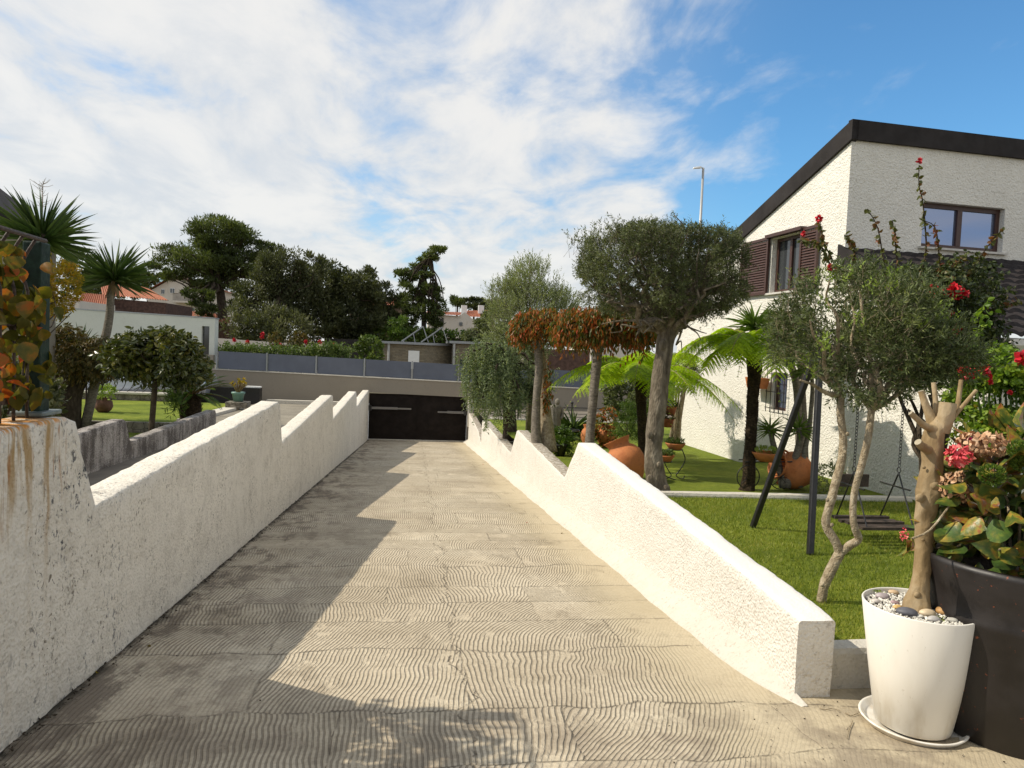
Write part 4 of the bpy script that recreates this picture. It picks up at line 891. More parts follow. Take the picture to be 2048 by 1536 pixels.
for k,(x,y,o) in enumerate(((1590,700,.1),(1620,640,-.2),(1700,600,.25),(1760,620,.2),(1840,660,0),(1830,730,.2),(1870,690,-.2),(1600,760,-.1),(1780,560,-.1),(1660,560,.0),(1720,520,.05),(1880,740,.1))):
    limb(bw,A1[8] if x<1700 else A2[8],Dp(x,y,DD+o),.022,.006,.12,6,k)
cc=Dp(1712,668,DD);bl=B();
P,D=crown_pts(1750,cc,(.54,.58,.47),2.4,.6,gap=.50,gs=3.2,seed=5,up=.5)
twigs(bl,bw,P,D,.12,11,.040,.0105,DIA,.75,0,3,.0016,.5)
cc2=Dp(1808,703,DD+.02);P,D=crown_pts(1150,cc2,(.42,.5,.27),2.2,.55,gap=.49,gs=3.2,seed=6,up=.4);twigs(bl,bw,P,D,.12,11,.040,.0105,DIA,.75,0,4,.0016,.5)
for k,(x,y) in enumerate(((1563,605),(1588,580),(1600,545),(1690,560),(1620,620),(1790,620),(1730,530),(1850,700),(1880,650))):
    n=24;r=np.random.default_rng(k);a=Dp(x,y+40,DD+r.uniform(-.2,.2));P=a+r.normal(size=(n,3))*.05;twigs(bl,bw,P,nz(r.normal(size=(n,3))*.35+np.array([0,0,1])),.12,12,.03,.009,DIA,.7,0,k,.0016,.8)
bl.build('crown',M['olive_near'],t);bw.build('trunk',M['bark_pale'],t,True)
bt=B()
for k in range(24):
    r=np.random.default_rng(k);c=cc+nz(r.normal(size=3)*np.array([1,.7,.8])+np.array([0,-.4,.4]))*np.array([.6,.55,.45]);n=6
    twigs(bt,None,c+r.normal(size=(n,3))*.03,nz(r.normal(size=(n,3))*.4+np.array([0,0,1])),.07,7,.028,.011,DIA,.7,0,k)
bt.build('new_shoots',M['tips'],t)
# small variegated bush beside the swing leg
t=thing('variegated_bush','small pale green bush between the swing leg and the forked tree','plant',Z(1655,985,-.28))
c=Z(1655,985,-.28)+np.array([0,0,.16]);P,D=crown_pts(230,c,(.22,.2,.26),seed=3);b=B();twigs(b,None,P,D,.07,6,.035,.016,LEAF);b.build('leaves',M['olive_pale'],t)
# ------------------------------------------------------------------ large umbrella olive
base=Z(1312,990,-.3);DD=dep(base)-.25
t=thing('umbrella_olive_tree','tall olive tree with thick grey trunk and flat clipped crown behind the right driveway wall','tree',base)
bw=B();P_,r_=ppt([(1316,1010,0,34),(1314,985,0,29),(1311,950,0,23),(1307,900,0,20.5),(1311,850,0,20),(1316,800,.0,20),(1322,750,0,19.5),(1327,710,0,19),(1333,675,.0,21),(1340,655,0,24)],DD)
bw.tube(P_,[q*.88 for q in r_],24,rn=.14,seed=11,sub=5);top_=P_[-1]
for x,y,o,s_ in((1296,985,-.12,.09),(1330,985,-.1,.08),(1300,870,-.12,.035),(1318,930,-.13,.03),(1326,690,-.13,.05),(1300,960,-.14,.05)): bw.ell(Dp(x,y,DD+o),(s_,s_*.7,s_*1.5),12,.15,int(x))
br=[(1215,590,-.1),(1240,560,.5),(1270,545,-.5),(1300,520,.2),(1345,520,-.6),(1375,540,.55),(1410,560,-.3),(1440,575,.2),(1250,610,-.6),(1400,600,-.65),(1190,570,.3),(1455,560,-.1),(1330,560,.8),(1290,590,.75),(1420,610,.5)]
lp=[]
for k,(x,y,o) in enumerate(br):
    q=limb(bw,top_+np.array([0,0,-.05]),Dp(x,y,DD+o),.085 if k<9 else .05,.022,.16,6,k+20,sag=-.04,k=10);lp.append(q)
    for j in range(9):
        r=np.random.default_rng(k*10+j);a=q[2+j%4];d=nz(r.normal(size=3)+np.array([0,0,.5])+nz(a-top_)*1.3);limb(bw,a,a+d*r.uniform(.3,.6),.02,.005,.2,5,j,k=6)
cc=Dp(1318,552,DD);bl=B()
zl=lambda q:(q[:,2]>-1.02+.42*np.hypot(q[:,0],q[:,1])**2)
P,D=crown_pts(7200,cc,(1.0,.95,.57),3.8,.65,zl,gap=.485,gs=3.2,seed=8,up=.25,rdm=.6)
twigs(bl,bw,P,D,.10,12,.042,.011,DIA,.8,0,5,.0022,.75)
for k,(x,y,dz) in enumerate(((1227,468,.16),(1190,478,.08),(1395,470,.10),(1440,475,.1),(1462,480,.08),(1158,490,.05),(1300,462,.07),(1345,460,.06),(1475,585,-.1),(1415,625,-.1))):
    r=np.random.default_rng(k+3);n=16;a=Dp(x,y,DD+r.uniform(-.3,.3));twigs(bl,bw,a+r.normal(size=(n,3))*.06,nz(r.normal(size=(n,3))*.35+np.array([0,0,1 if dz>0 else -.3])),.17,14,.042,.011,DIA,.7,0,k,.0022,.9)
bl.build('crown',M['olive'],t);bw.build('trunk',M['bark'],t,True)
# ------------------------------------------------------------------ tree ferns
base=Z(1497,980,-.3);DD=dep(base)
t=thing('tree_fern','tree fern with slender dark scaly trunk and bright umbrella of fronds before the white house','tree fern',base)
bw=B();P_,r_=ppt([(1493,985,0,18),(1497,960,0,13),(1500,900,0,11.5),(1504,830,0,11),(1507,770,0,12),(1508,730,0,15),(1508,706,0,13)],DD);bw.tube(P_,r_,18,rn=.2,seed=2,sub=6)
r=np.random.default_rng(3);n=700;tt=r.random(n);Pc=np.stack([np.interp(tt,np.linspace(0,1,7),np.array(P_)[:,k]) for k in range(3)],-1);az=r.uniform(0,6.28,n);h=np.stack([np.cos(az),np.sin(az),0*az],-1)
bw.scatter(DIA[0],DIA[1],mats(nz(h*.7+np.array([0,0,.8])),.05,.03,n=h),Pc+h*.068);bw.build('trunk',M['bark_fern'],t,False)
bl=B();bs=B();fern(bl,bs,P_[-1],16,1.5,1,.86,.50,droop=1.42,npn=23);fern(bl,bs,P_[-1],8,1.2,2,1.25,.5,droop=1.55,npn=20)
bl.build('fronds',M['fern'],t);bs.build('frond_stalks',M['dead'],t)
base=Z(1283,905,-.5);DD=13.2;base=Dp(1283,905,DD);base[2]=-.5
t=thing('tree_fern','wide tree fern spreading behind the thick olive trunk','tree fern',base)
P_,r_=ppt([(1286,905,0,11),(1285,850,0,10),(1282,800,0,10),(1284,760,0,13)],DD);bw=B();bw.tube([base]+P_,[.1]+r_,12,rn=.2,seed=2,sub=4);bw.build('trunk',M['bark_fern'],t,True)
bl=B();bs=B();fern(bl,bs,P_[-1]+np.array([0,0,.0]),15,2.05,4,.72,.42,droop=1.2,npn=27);fern(bl,bs,P_[-1],8,1.6,5,1.15,.42,droop=1.3,npn=22)
bl.build('fronds',M['fern'],t);bs.build('frond_stalks',M['dead'],t)
# ------------------------------------------------------------------ autumn weeping trees
def autumn(basepx,trunkpx,D,cpx,rad,n,label,seed,hang=.28,low=None):
    base=Dp(*basepx,D);t=thing('autumn_tree',label,'tree',base);bw=B();P_,r_=ppt(trunkpx,D);bw.tube(P_,r_,14,rn=.07,seed=seed,sub=4)
    cc=Dp(*cpx,D);r=np.random.default_rng(seed)
    for k in range(14):
        a=r.uniform(0,6.28);e=cc+np.array([math.cos(a)*rad[0]*.85,math.sin(a)*rad[1]*.85,rad[2]*r.uniform(0,.7)]);limb(bw,P_[-1],e,.035,.008,.15,6,k,sag=.15)
    P,Dd=crown_pts(n,cc,rad,2.2,.5,zlo=lambda q:q[:,2]>-.35,gap=.40,gs=3,seed=seed,up=0)
    bl=B();nl=9;L=hang*r.uniform(.25,1.0,n)+hang*.9*(r.random(n)<.12)*r.random(n);q=(np.arange(nl)+.3)/nl;base_=P[:,None]-np.array([0,0,1.])*(L[:,None]*q)[...,None]+r.normal(size=(n,nl,3))*.03
    ld=nz(r.normal(size=(n*nl,3))*.35+np.array([0,0,-1.]));s=r.uniform(.7,1.3,n*nl)
    bl.scatter(LEAF[0],LEAF[1],mats(ld,.085*s,.030*s),base_.reshape(-1,3))
    if low:
        for (x,y,h_) in low:
            m_=int(h_*90);z=r.random(m_);bl.scatter(LEAF[0],LEAF[1],mats(nz(r.normal(size=(m_,3))*.4+np.array([0,0,-1.])),.09,.032),Dp(x,y,D)-np.array([0,0,1.])*(z*h_)[:,None]+r.normal(size=(m_,3))*.04)
    bl.build('crown',M['autumn'],t);bw.build('trunk',M['bark_palm'],t,True)
autumn((1178,905),[(1178,905,0,10),(1181,860,0,9),(1186,800,0,9),(1192,740,0,9.5),(1197,690,0,10),(1200,672,0,11)],11.4,(1210,652),(.88,.75,.32),1700,'orange and green weeping tree with straight ringed trunk right behind the notched white wall',3)
autumn((1078,900),[(1078,905,0,13),(1072,870,0,10),(1073,800,0,8),(1078,740,0,8),(1076,700,0,8),(1074,680,0,9)],13.2,(1106,650),(.80,.65,.32),1250,'smaller orange weeping tree on two close pale trunks left of the statue',4,.32,[(1100,720,.8),(1093,760,.6)])
b=B();P_,r_=ppt([(1098,905,0,17),(1092,850,.1,14),(1089,800,.1,11),(1086,740,.1,9),(1080,700,.05,9)],13.3);b.tube(P_,r_,12,rn=.12,seed=7,sub=4);b.build('trunk',M['bark_pale'],[o for o in scene.objects if o.name.startswith('autumn_tree')][-1],True)
# ------------------------------------------------------------------ weeping cedar, airy olive
D=18.2;base=Dp(1020,862,D);base[2]=-.74
t=thing('weeping_cedar','blue green weeping cedar with hanging curtains of needles beside the gate','tree',base)
bw=B();P_,r_=ppt([(1020,862,0,14),(1018,800,0,12),(1016,740,0,11),(1012,700,0,9)],D);bw.tube([base]+P_,[.2]+r_,12,rn=.1,seed=2,sub=3)
bl=B();r=np.random.default_rng(8)
arms=[(945,700,-.3,820),(935,740,.2,800),(958,690,.2,836),(972,686,-.5,846),(985,684,.3,838),(1000,690,-.6,842),(1015,700,-.7,850),(1030,705,.3,826),(1046,760,.2,832),(1068,752,.5,812),(1092,740,.3,792),(950,770,-.1,830),(965,800,-.5,846),(990,745,-.8,848),(1040,790,-.4,840),(1085,770,.6,826),(930,715,0,772)]
for k,(x,y,o,yb) in enumerate(arms):
    e=Dp(x,y,D+o);q=limb(bw,P_[-1]-np.array([0,0,r.random()*.5]),e,.05,.02,.12,6,k,sag=.12)
    lb=(yb-y)*D/FP
    for j in range(25):
        a=q[2+j%4]+r.normal(size=3)*.10 if j%3 else e+r.normal(size=3)*.11;L=lb*r.uniform(.45,1.05);a=a+np.array([0,0,.03])
        m_=int(L*70);z=np.sort(r.random(m_))*L;Pq=a-np.array([0,0,1.])*z[:,None]+np.stack([.05*np.sin(z*3+j),.05*np.cos(z*2.3+k),0*z],-1)
        dq=nz(r.normal(size=(m_,3))*np.array([1,1,.4])+np.array([0,0,-.7]));bl.scatter(DIA[0],DIA[1],mats(dq,r.uniform(.05,.10,m_),.022),Pq)
bl.build('needles',M['cedar'],t);bw.build('trunk',M['bark_dark'],t,True)
D=19.5;base=Dp(1062,800,D);base[2]=-.74
t=thing('airy_olive_tree','tall airy pale olive tree with thin upright twigs rising behind the orange trees','tree',base)
bw=B();bl=B();q=Dp(1062,720,D);bw.tube([base,q],[.12,.09],10,rn=.1)
for k,(x,y,o) in enumerate(((1000,600,0),(1020,560,.4),(1060,520,-.3),(1085,540,.3),(1120,590,0),(1135,640,.2),(985,650,-.2),(1045,620,.6),(1090,610,-.6))): limb(bw,q,Dp(x,y,D+o),.05,.012,.12,6,k)
for c,rd,n in((Dp(1062,640,D),(1.15,1.1,.95),1500),(Dp(1065,575,D),(.75,.7,.75),650),(Dp(1010,600,D),(.45,.5,.45),260),(Dp(1030,700,D),(.8,.8,.55),600),(Dp(1120,620,D),(.5,.5,.5),250)):
    P,Dd=crown_pts(n,c,rd,2,.7,gap=.45,gs=1.6,seed=n,up=1.2);twigs(bl,bw,P,Dd,.30,12,.075,.019,DIA,.6,0,n,.004,.5)
for k,(x,y) in enumerate(((1066,498),(1075,512),(1058,520),(1090,530),(1110,545),(1085,520),(998,545),(985,560),(1025,560),(1128,560),(1048,540))):
    r=np.random.default_rng(k);n=5;twigs(bl,bw,Dp(x,y+36,D)+r.normal(size=(n,3))*.10,nz(r.normal(size=(n,3))*.22+np.array([0,0,1])),.42,14,.075,.019,DIA,.55,0,k,.004,1)
bl.build('crown',M['olive_pale'],t);bw.build('trunk',M['bark'],t,True)
# ------------------------------------------------------------------ yuccas by the house
def yuc(label,base,stems,mat,Lf,n,wd,seed,cat='yucca',bk='bark_palm',name='yucca',dead=0,lo=-.5,curve=.25):
    t=thing(name,label,cat,base);bw=B();bl=B();bd=B()
    for k,(P,r0,r1) in enumerate(stems):
        bw.tube(P,np.linspace(r0,r1,len(P)),12,rn=.08,seed=seed+k,sub=4);yhead(bl,P[-1],n,Lf if np.isscalar(Lf) else Lf[k],wd,lo,seed+k,curve,Bd=bd,nd=dead)
    bl.build('leaves',M[mat],t);bw.build('trunk',M[bk],t,True)
    if dead: bd.build('dead_leaves',M['dead'],t)
    return t
D=10.3;g0=lambda x,y:Dp(x,y,D)
yuc('cluster of slim yucca stems with spiky heads against the white house wall beside the window',Z(1580,965,-.3),[([g0(1565,975),g0(1558,930),g0(1547,890),g0(1540,855)],.05,.035),([g0(1572,975),g0(1590,920),g0(1600,880),g0(1598,855)],.06,.04),([g0(1600,975),g0(1606,920),g0(1618,860),g0(1622,820),g0(1625,770),g0(1618,730)],.04,.025)],'yucca_light',[.27,.30,.38],60,.030,5)
yuc('tall yucca with pale spiky head rising above the tree fern under the shutters',Z(1602,960,-.3)+np.array([0,.5,0]),[([Dp(1602,960,11.),Dp(1597,850,11.),Dp(1591,760,11.),Dp(1560,690,11.),Dp(1508,645,11.)],.06,.05)],'yucca_light',.50,85,.042,9,lo=-.2)
yuc('second tall yucca head with upright blades left of the forked tree crown',Z(1615,960,-.3)+np.array([.1,.7,0]),[([Dp(1612,960,11.2),Dp(1606,800,11.2),Dp(1596,700,11.2),Dp(1572,640,11.2)],.05,.04)],'yucca_light',.42,60,.038,12,lo=0)
# ------------------------------------------------------------------ climber with red flowers on the porch
base=Z(1862,985,-.17)+np.array([0,.3,0]);D=8.0
t=thing('flowering_climber','large dark leaved climber with red flowers and tangled bare stems against the porch','climber',base)
bw=B();bl=B();bsht=B();r=np.random.default_rng(31)
for k,L in enumerate(([(1862,985),(1868,930),(1855,870),(1870,800),(1850,740)],[(1868,985),(1876,920),(1872,850),(1890,790)],[(1850,985),(1838,900),(1822,850),(1800,800),(1790,760)],[(1872,985),(1862,920),(1840,870),(1846,800),(1830,750)],[(1880,985),(1890,900),(1905,830),(1900,770)],[(1856,985),(1860,930),(1882,860),(1862,790)],[(1846,985),(1850,930),(1826,890),(1836,840),(1815,790)],[(1876,985),(1862,900),(1852,850),(1812,820)])):
    bw.tube([Dp(x+r.uniform(-4,4),y,D+r.uniform(-.15,.15)) for x,y in L],np.linspace(.035,.015,len(L)),8,rn=.1,seed=k,sub=4)
for c,rd,n in((Dp(1850,640,D),(.75,.45,.55),950),(Dp(1800,700,D+.1),(.75,.4,.28),480),(Dp(1900,690,D),(.55,.4,.5),560),(Dp(1780,600,D+.3),(.6,.35,.35),330),(Dp(1900,580,D+.2),(.5,.4,.35),330)):
    P,Dd=crown_pts(n,c,rd,2.2,.6,gap=.45,gs=2.2,seed=n,up=.2);twigs(bl,bw,P,Dd,.16,7,.055,.034,LEAF,.9,.3,n,.004,.3)
sh=[[(1840,640),(1842,560),(1852,500),(1850,450),(1845,400),(1838,370),(1838,330)],[(1790,640),(1775,580),(1765,510),(1755,455),(1735,418)],[(1800,600),(1795,530),(1790,480),(1785,440)],[(1900,640),(1925,580),(1950,530),(1985,480),(2005,460)],[(1860,620),(1880,560),(1878,510),(1870,455),(1845,440)],[(1680,560),(1665,520),(1645,480),(1640,440)],[(1660,530),(1640,490),(1600,480)],[(1930,640),(1990,620),(2040,600)],[(1870,600),(1900,540),(1930,510)],[(1700,560),(1710,500),(1690,470)]]
for k,L in enumerate(sh):
    bsht=B()
    P=[Dp(x,y,D-.1*i) for i,(x,y) in enumerate(L)];bw.tube(P,np.linspace(.012,.004,len(P)),5,sub=3,cap=False)
    P=np.array(P);n=54;tt=np.linspace(.12,1,n);Q=np.stack([np.interp(tt,np.linspace(0,1,len(P)),P[:,i]) for i in range(3)],-1);dd=nz(r.normal(size=(n,3))+np.array([0,0,-.5]))
    bsht.scatter(LEAF[0],LEAF[1],mats(dd,r.uniform(.04,.075,n),r.uniform(.03,.05,n)),Q);bsht.build('shoot',M['shoot'],t)
bl.build('foliage',M['boug'],t);bw.build('stems',M['bark_dark'],t,True)
def flower(c,s,mat,par,seed=0,name='flower'):
    r=np.random.default_rng(seed);n=26;q=nz(r.normal(size=(n,3))+np.array([-.2,-.7,.3]));b=B();tg=nz(np.cross(q,r.normal(size=(n,3))))
    b.scatter(LEAF[0],LEAF[1],mats(nz(tg*.8+q*.6),s*.9,s*.8,n=-q),np.array(c)+q*s*.28);return b.build(name,mat,par)
for i,(x,y,s) in enumerate(((1870,583,.075),(1905,582,.085),(1925,588,.06),(1917,590,.06),(1858,663,.05),(1868,668,.05),(1907,668,.07),(1880,665,.04),(1845,650,.04),(1915,655,.05),(1862,688,.04),(1941,697,.055),(1785,748,.05),(1795,742,.04),(1607,468,.03),(1638,437,.04),(1668,540,.04),(1660,535,.04),(1838,322,.035),(1886,640,.045),(1754,762,.03),(1900,628,.04))): flower(Dp(x,y,D-.42),s*1.1,M['red'],t,i)
# rose bush
base=Dp(1985,985,7.0);base[2]=-.17;D=6.9
t=thing('rose_bush','tall yellow green rose bush with big red blooms at the right edge behind the hydrangea','bush',base)
bw=B();bl=B();r=np.random.default_rng(5)
for k in range(12):
    a=Dp(1985+r.uniform(-40,50),870,D+.1);a[2]=-.17;bw.tube([a,Dp(1960+k*9,900,D),Dp(1945+k*11,800+r.uniform(-20,20),D+r.uniform(-.3,.3)),Dp(1950+k*11+r.uniform(-20,20),730,D+r.uniform(-.3,.3))],[.014,.012,.01,.006],6,sub=3)
for c,rd,n in((Dp(1990,800,D),(.38,.35,.30),420),(Dp(2020,740,D),(.28,.3,.18),160),(Dp(1960,850,D),(.25,.3,.15),130),(Dp(2030,850,D),(.3,.3,.25),230)):
    P,Dd=crown_pts(n,c,rd,2,.8,gap=.45,gs=3,seed=n,up=.3);twigs(bl,bw,P,Dd,.12,6,.055,.036,LEAF,.9,.2,n,.003,.5)
for a,c in(((1950,640),(1975,600)),((1920,720),(1990,620)),((1940,690),(1965,640))):
    n=20;P=Dp(*a,D)+(Dp(*c,D)-Dp(*a,D))*np.linspace(0,1,n)[:,None];bw.tube(P[::4],.006,5);bl.scatter(LEAF[0],LEAF[1],mats(r.normal(size=(n,3)),.07,.045),P)
bl.build('foliage',M['rose_lit'],t);bw.build('stems',M['rosebush'],t)
for i,(x,y,s,mt) in enumerate(((1930,745,.075,'red'),(1940,748,.055,'red'),(1965,739,.07,'red'),(2046,717,.085,'red'),(1979,753,.03,'red'),(1980,764,.03,'red'),(2020,785,.025,'red'))): flower(Dp(x,y,D-.35),s,M[mt],t,i+40,'bloom')
# ------------------------------------------------------------------ jars, bowls, stands, statue
def jar(label,base,axis,R,L,handles=True,name='terracotta_jar'):
    ax=nz(np.array(axis,float));t=thing(name,label,'jar',base);b=B();c=np.array(base)
    b.lathe([(.02*R,0),(.34*R,.0),(.62*R,.14*L),(.9*R,.34*L),(R,.52*L),(.95*R,.66*L),(.72*R,.79*L),(.55*R,.84*L),(.57*R,.90*L),(.70*R,.985*L),(.72*R,L),(.66*R,L),(.50*R,.88*L),(.45*R,.8*L),(.1*R,.5*L)],c,40,ax=ax,rn=.006);b.build('jar_body',M['terracotta'],t,True)
    if handles:
        side=nz(np.cross(ax,(.3,.2,1.)));u=nz(np.cross(side,ax))
        for s in(1,-1):
            b=B();q=[c+ax*(.74+.12*math.sin(a))*L+u*s*(.72+.14*math.sin(a)*1.2)*R*1.0+ax*(-.10*L*math.cos(a)) for a in np.linspace(0,math.pi,7)];b.tube(q,.028*L,7,sub=2);b.build('handle',M['terracotta'],t,True)
    return t
bs_=Z(1262,965,-.3);bs_[2]=-.30
jar('big orange terracotta jar leaning against the olive trunk behind the driveway wall',bs_+np.array([.1,.1,-.05]),(-.38,.25,.9),.29,.72,False)
b_=Z(1640,985,-.3);jar('terracotta amphora lying on its side behind the swing leg',b_+np.array([.0,.25,.20]),(-.86,-.1,.22),.28,.62)
for lb,x,y,D,R,L in(('small orange terracotta jar left of the ringed tree trunk',1174,893,15.6,.15,.50),('orange terracotta pot holding a yellow leaved plant right of the ringed tree trunk',1210,893,15.8,.22,.48)):
    p=Dp(x,y,D);p[2]=-.5;tt_=jar(lb,p,(0,0,1),R,L,False)
P,Dd=crown_pts(120,Dp(1212,848,15.7),(.22,.22,.42),2,.9,seed=8);b=B();twigs(b,None,P,Dd,.12,5,.09,.045,LEAF,.9,.5);b.build('plant',M['autumn'],tt_)
# statue: draped figure seen from behind
p=Z(1108,886,-.5);hS=(886-797)*dep(p)/FP;s=hS/1.72
t=thing('stone_statue','weathered pale stone statue of a draped bowed figure on the lawn by the orange trees','statue',p)
b=B();pr=[(0,.24,.22),(.1,.23,.21),(.45,.215,.2),(.8,.22,.19),(1.05,.215,.18),(1.25,.235,.17),(1.38,.25,.155),(1.45,.20,.14),(1.50,.10,.10)]
a=np.linspace(0,2*math.pi,49)[:-1];V=[]
for h,rx,ry in pr:
    for k in a:
        fo=1+.06*math.sin(k*9+h*2)*(1 if h<1.3 else .3);V.append(p+s*np.array([rx*math.cos(k)*fo,ry*math.sin(k)*fo-.02*h,h]))
F=[(i*48+j,i*48+(j+1)%48,(i+1)*48+(j+1)%48,(i+1)*48+j) for i in range(len(pr)-1) for j in range(48)]
b.add(V,F);b.ell(p+s*np.array([.05,-.06,1.60]),(s*.10,s*.115,s*.135),16,.04,2);b.tube([p+s*np.array([-.22,0,1.38]),p+s*np.array([-.29,-.05,1.1]),p+s*np.array([-.26,-.12,.82])],[s*.075,s*.065,s*.045],10,sub=3);b.tube([p+s*np.array([.22,0,1.38]),p+s*np.array([.27,-.07,1.12]),p+s*np.array([.2,-.16,.95])],[s*.07,s*.06,s*.045],10,sub=3)
b.tube([p+s*np.array([.02,-.03,1.42]),p+s*np.array([.05,-.05,1.56])],[s*.085,s*.06],12)
b.build('figure',M['statue'],t,True)
# bowl stands
def scroll(b,P,r=.008): b.tube(P,r,6,sub=4)
def bowl(c,R,h,label,plant='hedge',seed=1):
    t=thing('terracotta_bowl',label,'bowl',c);b=B();b.lathe([(.02,0),(R*.5,0),(R*.8,h*.45),(R,h*.85),(R*1.03,h),(R*.95,h),(R*.85,h*.7),(.02,h*.6)],c,36);b.build('bowl',M['terracotta'],t,True)
    P,D=crown_pts(110,np.array(c)+np.array([0,0,h*1.05]),(R*.85,R*.85,.05),seed=seed,up=1.4);b=B();twigs(b,None,P,D,.04,6,.035,.014);b.build('plant',M[plant],t);return t
D=10.9;gz=-.30
c1=Dp(1350,900,D);c2=Dp(1331,924,D-.1);g1=Z(1343,967,gz)
t=thing('plant_stand','black wrought iron scroll stand holding two terracotta bowls right of the olive trunk','plant stand',g1)
b=B()
for s in(-1,1):
    x0=c1[0]+.02*s;q=np.array([c1[0]+s*.12,c1[1],c1[2]]);scroll(b,[q,q+np.array([.05*s,0,-.15]),q+np.array([-.02*s,0,-.3]),np.array([q[0]-.08*s,q[1],gz+.05]),np.array([q[0]+.02*s,q[1],gz]),np.array([q[0]+.06*s,q[1],gz+.05])])
q=np.array([c2[0],c2[1],c2[2]]);scroll(b,[q+np.array([-.1,0,0]),q+np.array([.0,0,-.2]),q+np.array([.2,0,-.28])]);b.tube([(c1[0]-.13,c1[1],c1[2]+.01),(c1[0]+.13,c1[1],c1[2]+.01)],.007,6)
q_=np.linspace(0,6.283,13);b.tube([(c2[0]+.1*math.cos(a),c2[1]+.1*math.sin(a),c2[2]+.01) for a in q_],.006,5);b.tube([(c1[0]+.11*math.cos(a),c1[1]+.11*math.sin(a),c1[2]+.01) for a in q_],.006,5)
b.build('frame',M['black'],t,True)
bowl(c1,.15,.11,'upper terracotta bowl with green plants on the iron stand');bowl(c2,.13,.11,'lower terracotta bowl on the iron stand close to the olive trunk',seed=2)
D=10.2;c=Dp(1530,922,D);g1=Z(1530,985,gz)
t=thing('cart_stand','black iron plant cart with spoked wheels beside the tree fern trunk','plant stand',(c[0],c[1],gz))
b=B()
for dx in(-.24,.26):
    q=np.array([c[0]+dx,c[1],gz+.17+.03]);b.tube([q+.17*np.array([math.cos(a),0,math.sin(a)]) for a in np.linspace(0,6.283,21)],.008,5,cap=False)
    for a in np.linspace(0,3.14,5)[:-1]: b.tube([q-.17*np.array([math.cos(a),0,math.sin(a)]),q+.17*np.array([math.cos(a),0,math.sin(a)])],.004,4)
b.tube([c+np.array([-.3,0,-.02]),c+np.array([.55,0,-.0])],.01,6);b.tube([c+np.array([-.3,.2,-.02]),c+np.array([.55,.2,-.0])],.01,6)
b.build('frame',M['black'],t)
bowl(c,.2,.13,'wide terracotta bowl of yellow green succulents on the iron cart','tips',4)
# hanging red pots on a driftwood trellis
t=thing('potted_climber','bundle of dry stems with grey green leaves at the far corner of the white house','plant',Dp(1345,885,14.5)*np.array([1,1,0])+np.array([0,0,-.5]))
b=B();r=np.random.default_rng(2)
for k in range(9): b.tube([Dp(1338+k*2.5,893,14.5),Dp(1345+k*2,840,14.5+r.uniform(-.1,.1)),Dp(1346+k*3+r.uniform(-4,4),775,14.5)],[.03,.024,.018],7,rn=.1,sub=3,seed=k)
b.build('stems',M['bark_pale'],t,True);P,Dd=crown_pts(380,Dp(1346,745,14.5),(.45,.4,.42),2,.7,gap=.42,seed=4);b=B();twigs(b,None,P,Dd,.13,8,.06,.02);b.build('leaves',M['olive'],t)
for i,(x,y) in enumerate(((1341,822),(1336,846))):
    c=Dp(x,y,13.9);t=thing('hanging_pot',('upper','lower')[i]+' red clay pot hung on the dry stems right of the olive trunk','flower pot',c);b=B();b.lathe([(.01,-.08),(.08,-.08),(.11,.06),(.12,.09),(.1,.09),(.01,.04)],c,20);b.build('pot_body',M['tile_orange'],t,True)
    P,Dd=crown_pts(50,c+np.array([0,0,.12]),(.1,.1,.06),seed=i);b=B();twigs(b,None,P,Dd,.05,5,.04,.02,LEAF);b.build('plant',M['boug'],t)
# shrubs of the middle garden
def bush(name,label,cat,c,rad,n,mat,L,W,tl=.15,nl=8,tm=DIA,seed=1,gap=.42,up=.5,gs=2,base=None,stem=True):
    bz=np.array([c[0],c[1],c[2]-rad[2]]) if base is None else base
    t=thing(name,label,cat,bz);P,D=crown_pts(n,c,rad,2.2,.6,gap=gap,gs=gs,seed=seed,up=up);b=B();twigs(b,None,P,D,tl,nl,L,W,tm,.8,0,seed);b.build('foliage',M[mat],t)
    if stem: b=B();r=np.random.default_rng(seed);[limb(b,bz,np.array(c)+r.normal(size=3)*np.array(rad)*.4,.03*max(rad),.01,.1,5,k) for k in range(5)];b.build('stems',M['bark_dark'],t)
    return t
bush('feathery_bush','soft light green feathery bush behind the olive trunk','bush',Dp(1262,842,15),(.42,.4,.34),520,'rosebush',.07,.012,nl=12,seed=2)
bush('dark_bush','dark green bush under the wide tree fern','bush',Dp(1255,795,17.5),(.5,.5,.55),500,'olive',.09,.04,tm=LEAF,seed=3)
bush('round_bush','small round grey green topiary bush between the cedar and the pale trunks','bush',Dp(1058,790,18.5),(.32,.3,.2),260,'olive_near',.07,.03,seed=4)
bush('potted_bush','small leafy bush in a black pot beside the notched driveway wall','plant',Dp(1118,882,14.3),(.2,.2,.2),170,'rosebush',.07,.03,tm=LEAF,seed=6)
t=thing('black_pot','small black pot standing on the lawn behind the notch of the driveway wall','pot',Z(1120,912,-.5));b=B();c=Z(1120,912,-.5);b.lathe([(.01,0),(.09,0),(.13,.22),(.14,.24),(.12,.24),(.01,.2)],c,24);b.build('pot_body',M['black'],t,True)
t=thing('agave_clump','dark clump of long sword leaves behind the statue','plant',Dp(1147,862,17));c=Dp(1147,856,17);b=B();yhead(b,c,130,.68,.045,.05,3,.35);b.build('leaves',M['yucca'],t)
t=thing('wire_table','small black wire garden table on the lawn beside the statue','garden table',Z(1134,888,-.5));c=Dp(1134,860,15.6);b=B()
for k in range(12): a=k*math.pi/6;b.tube([c,c+np.array([math.cos(a)*.28,math.sin(a)*.28,-.01])],.006,4)
b.tube([c+.28*np.array([math.cos(a),math.sin(a),0]) for a in np.linspace(0,6.283,25)],.008,5,cap=False)
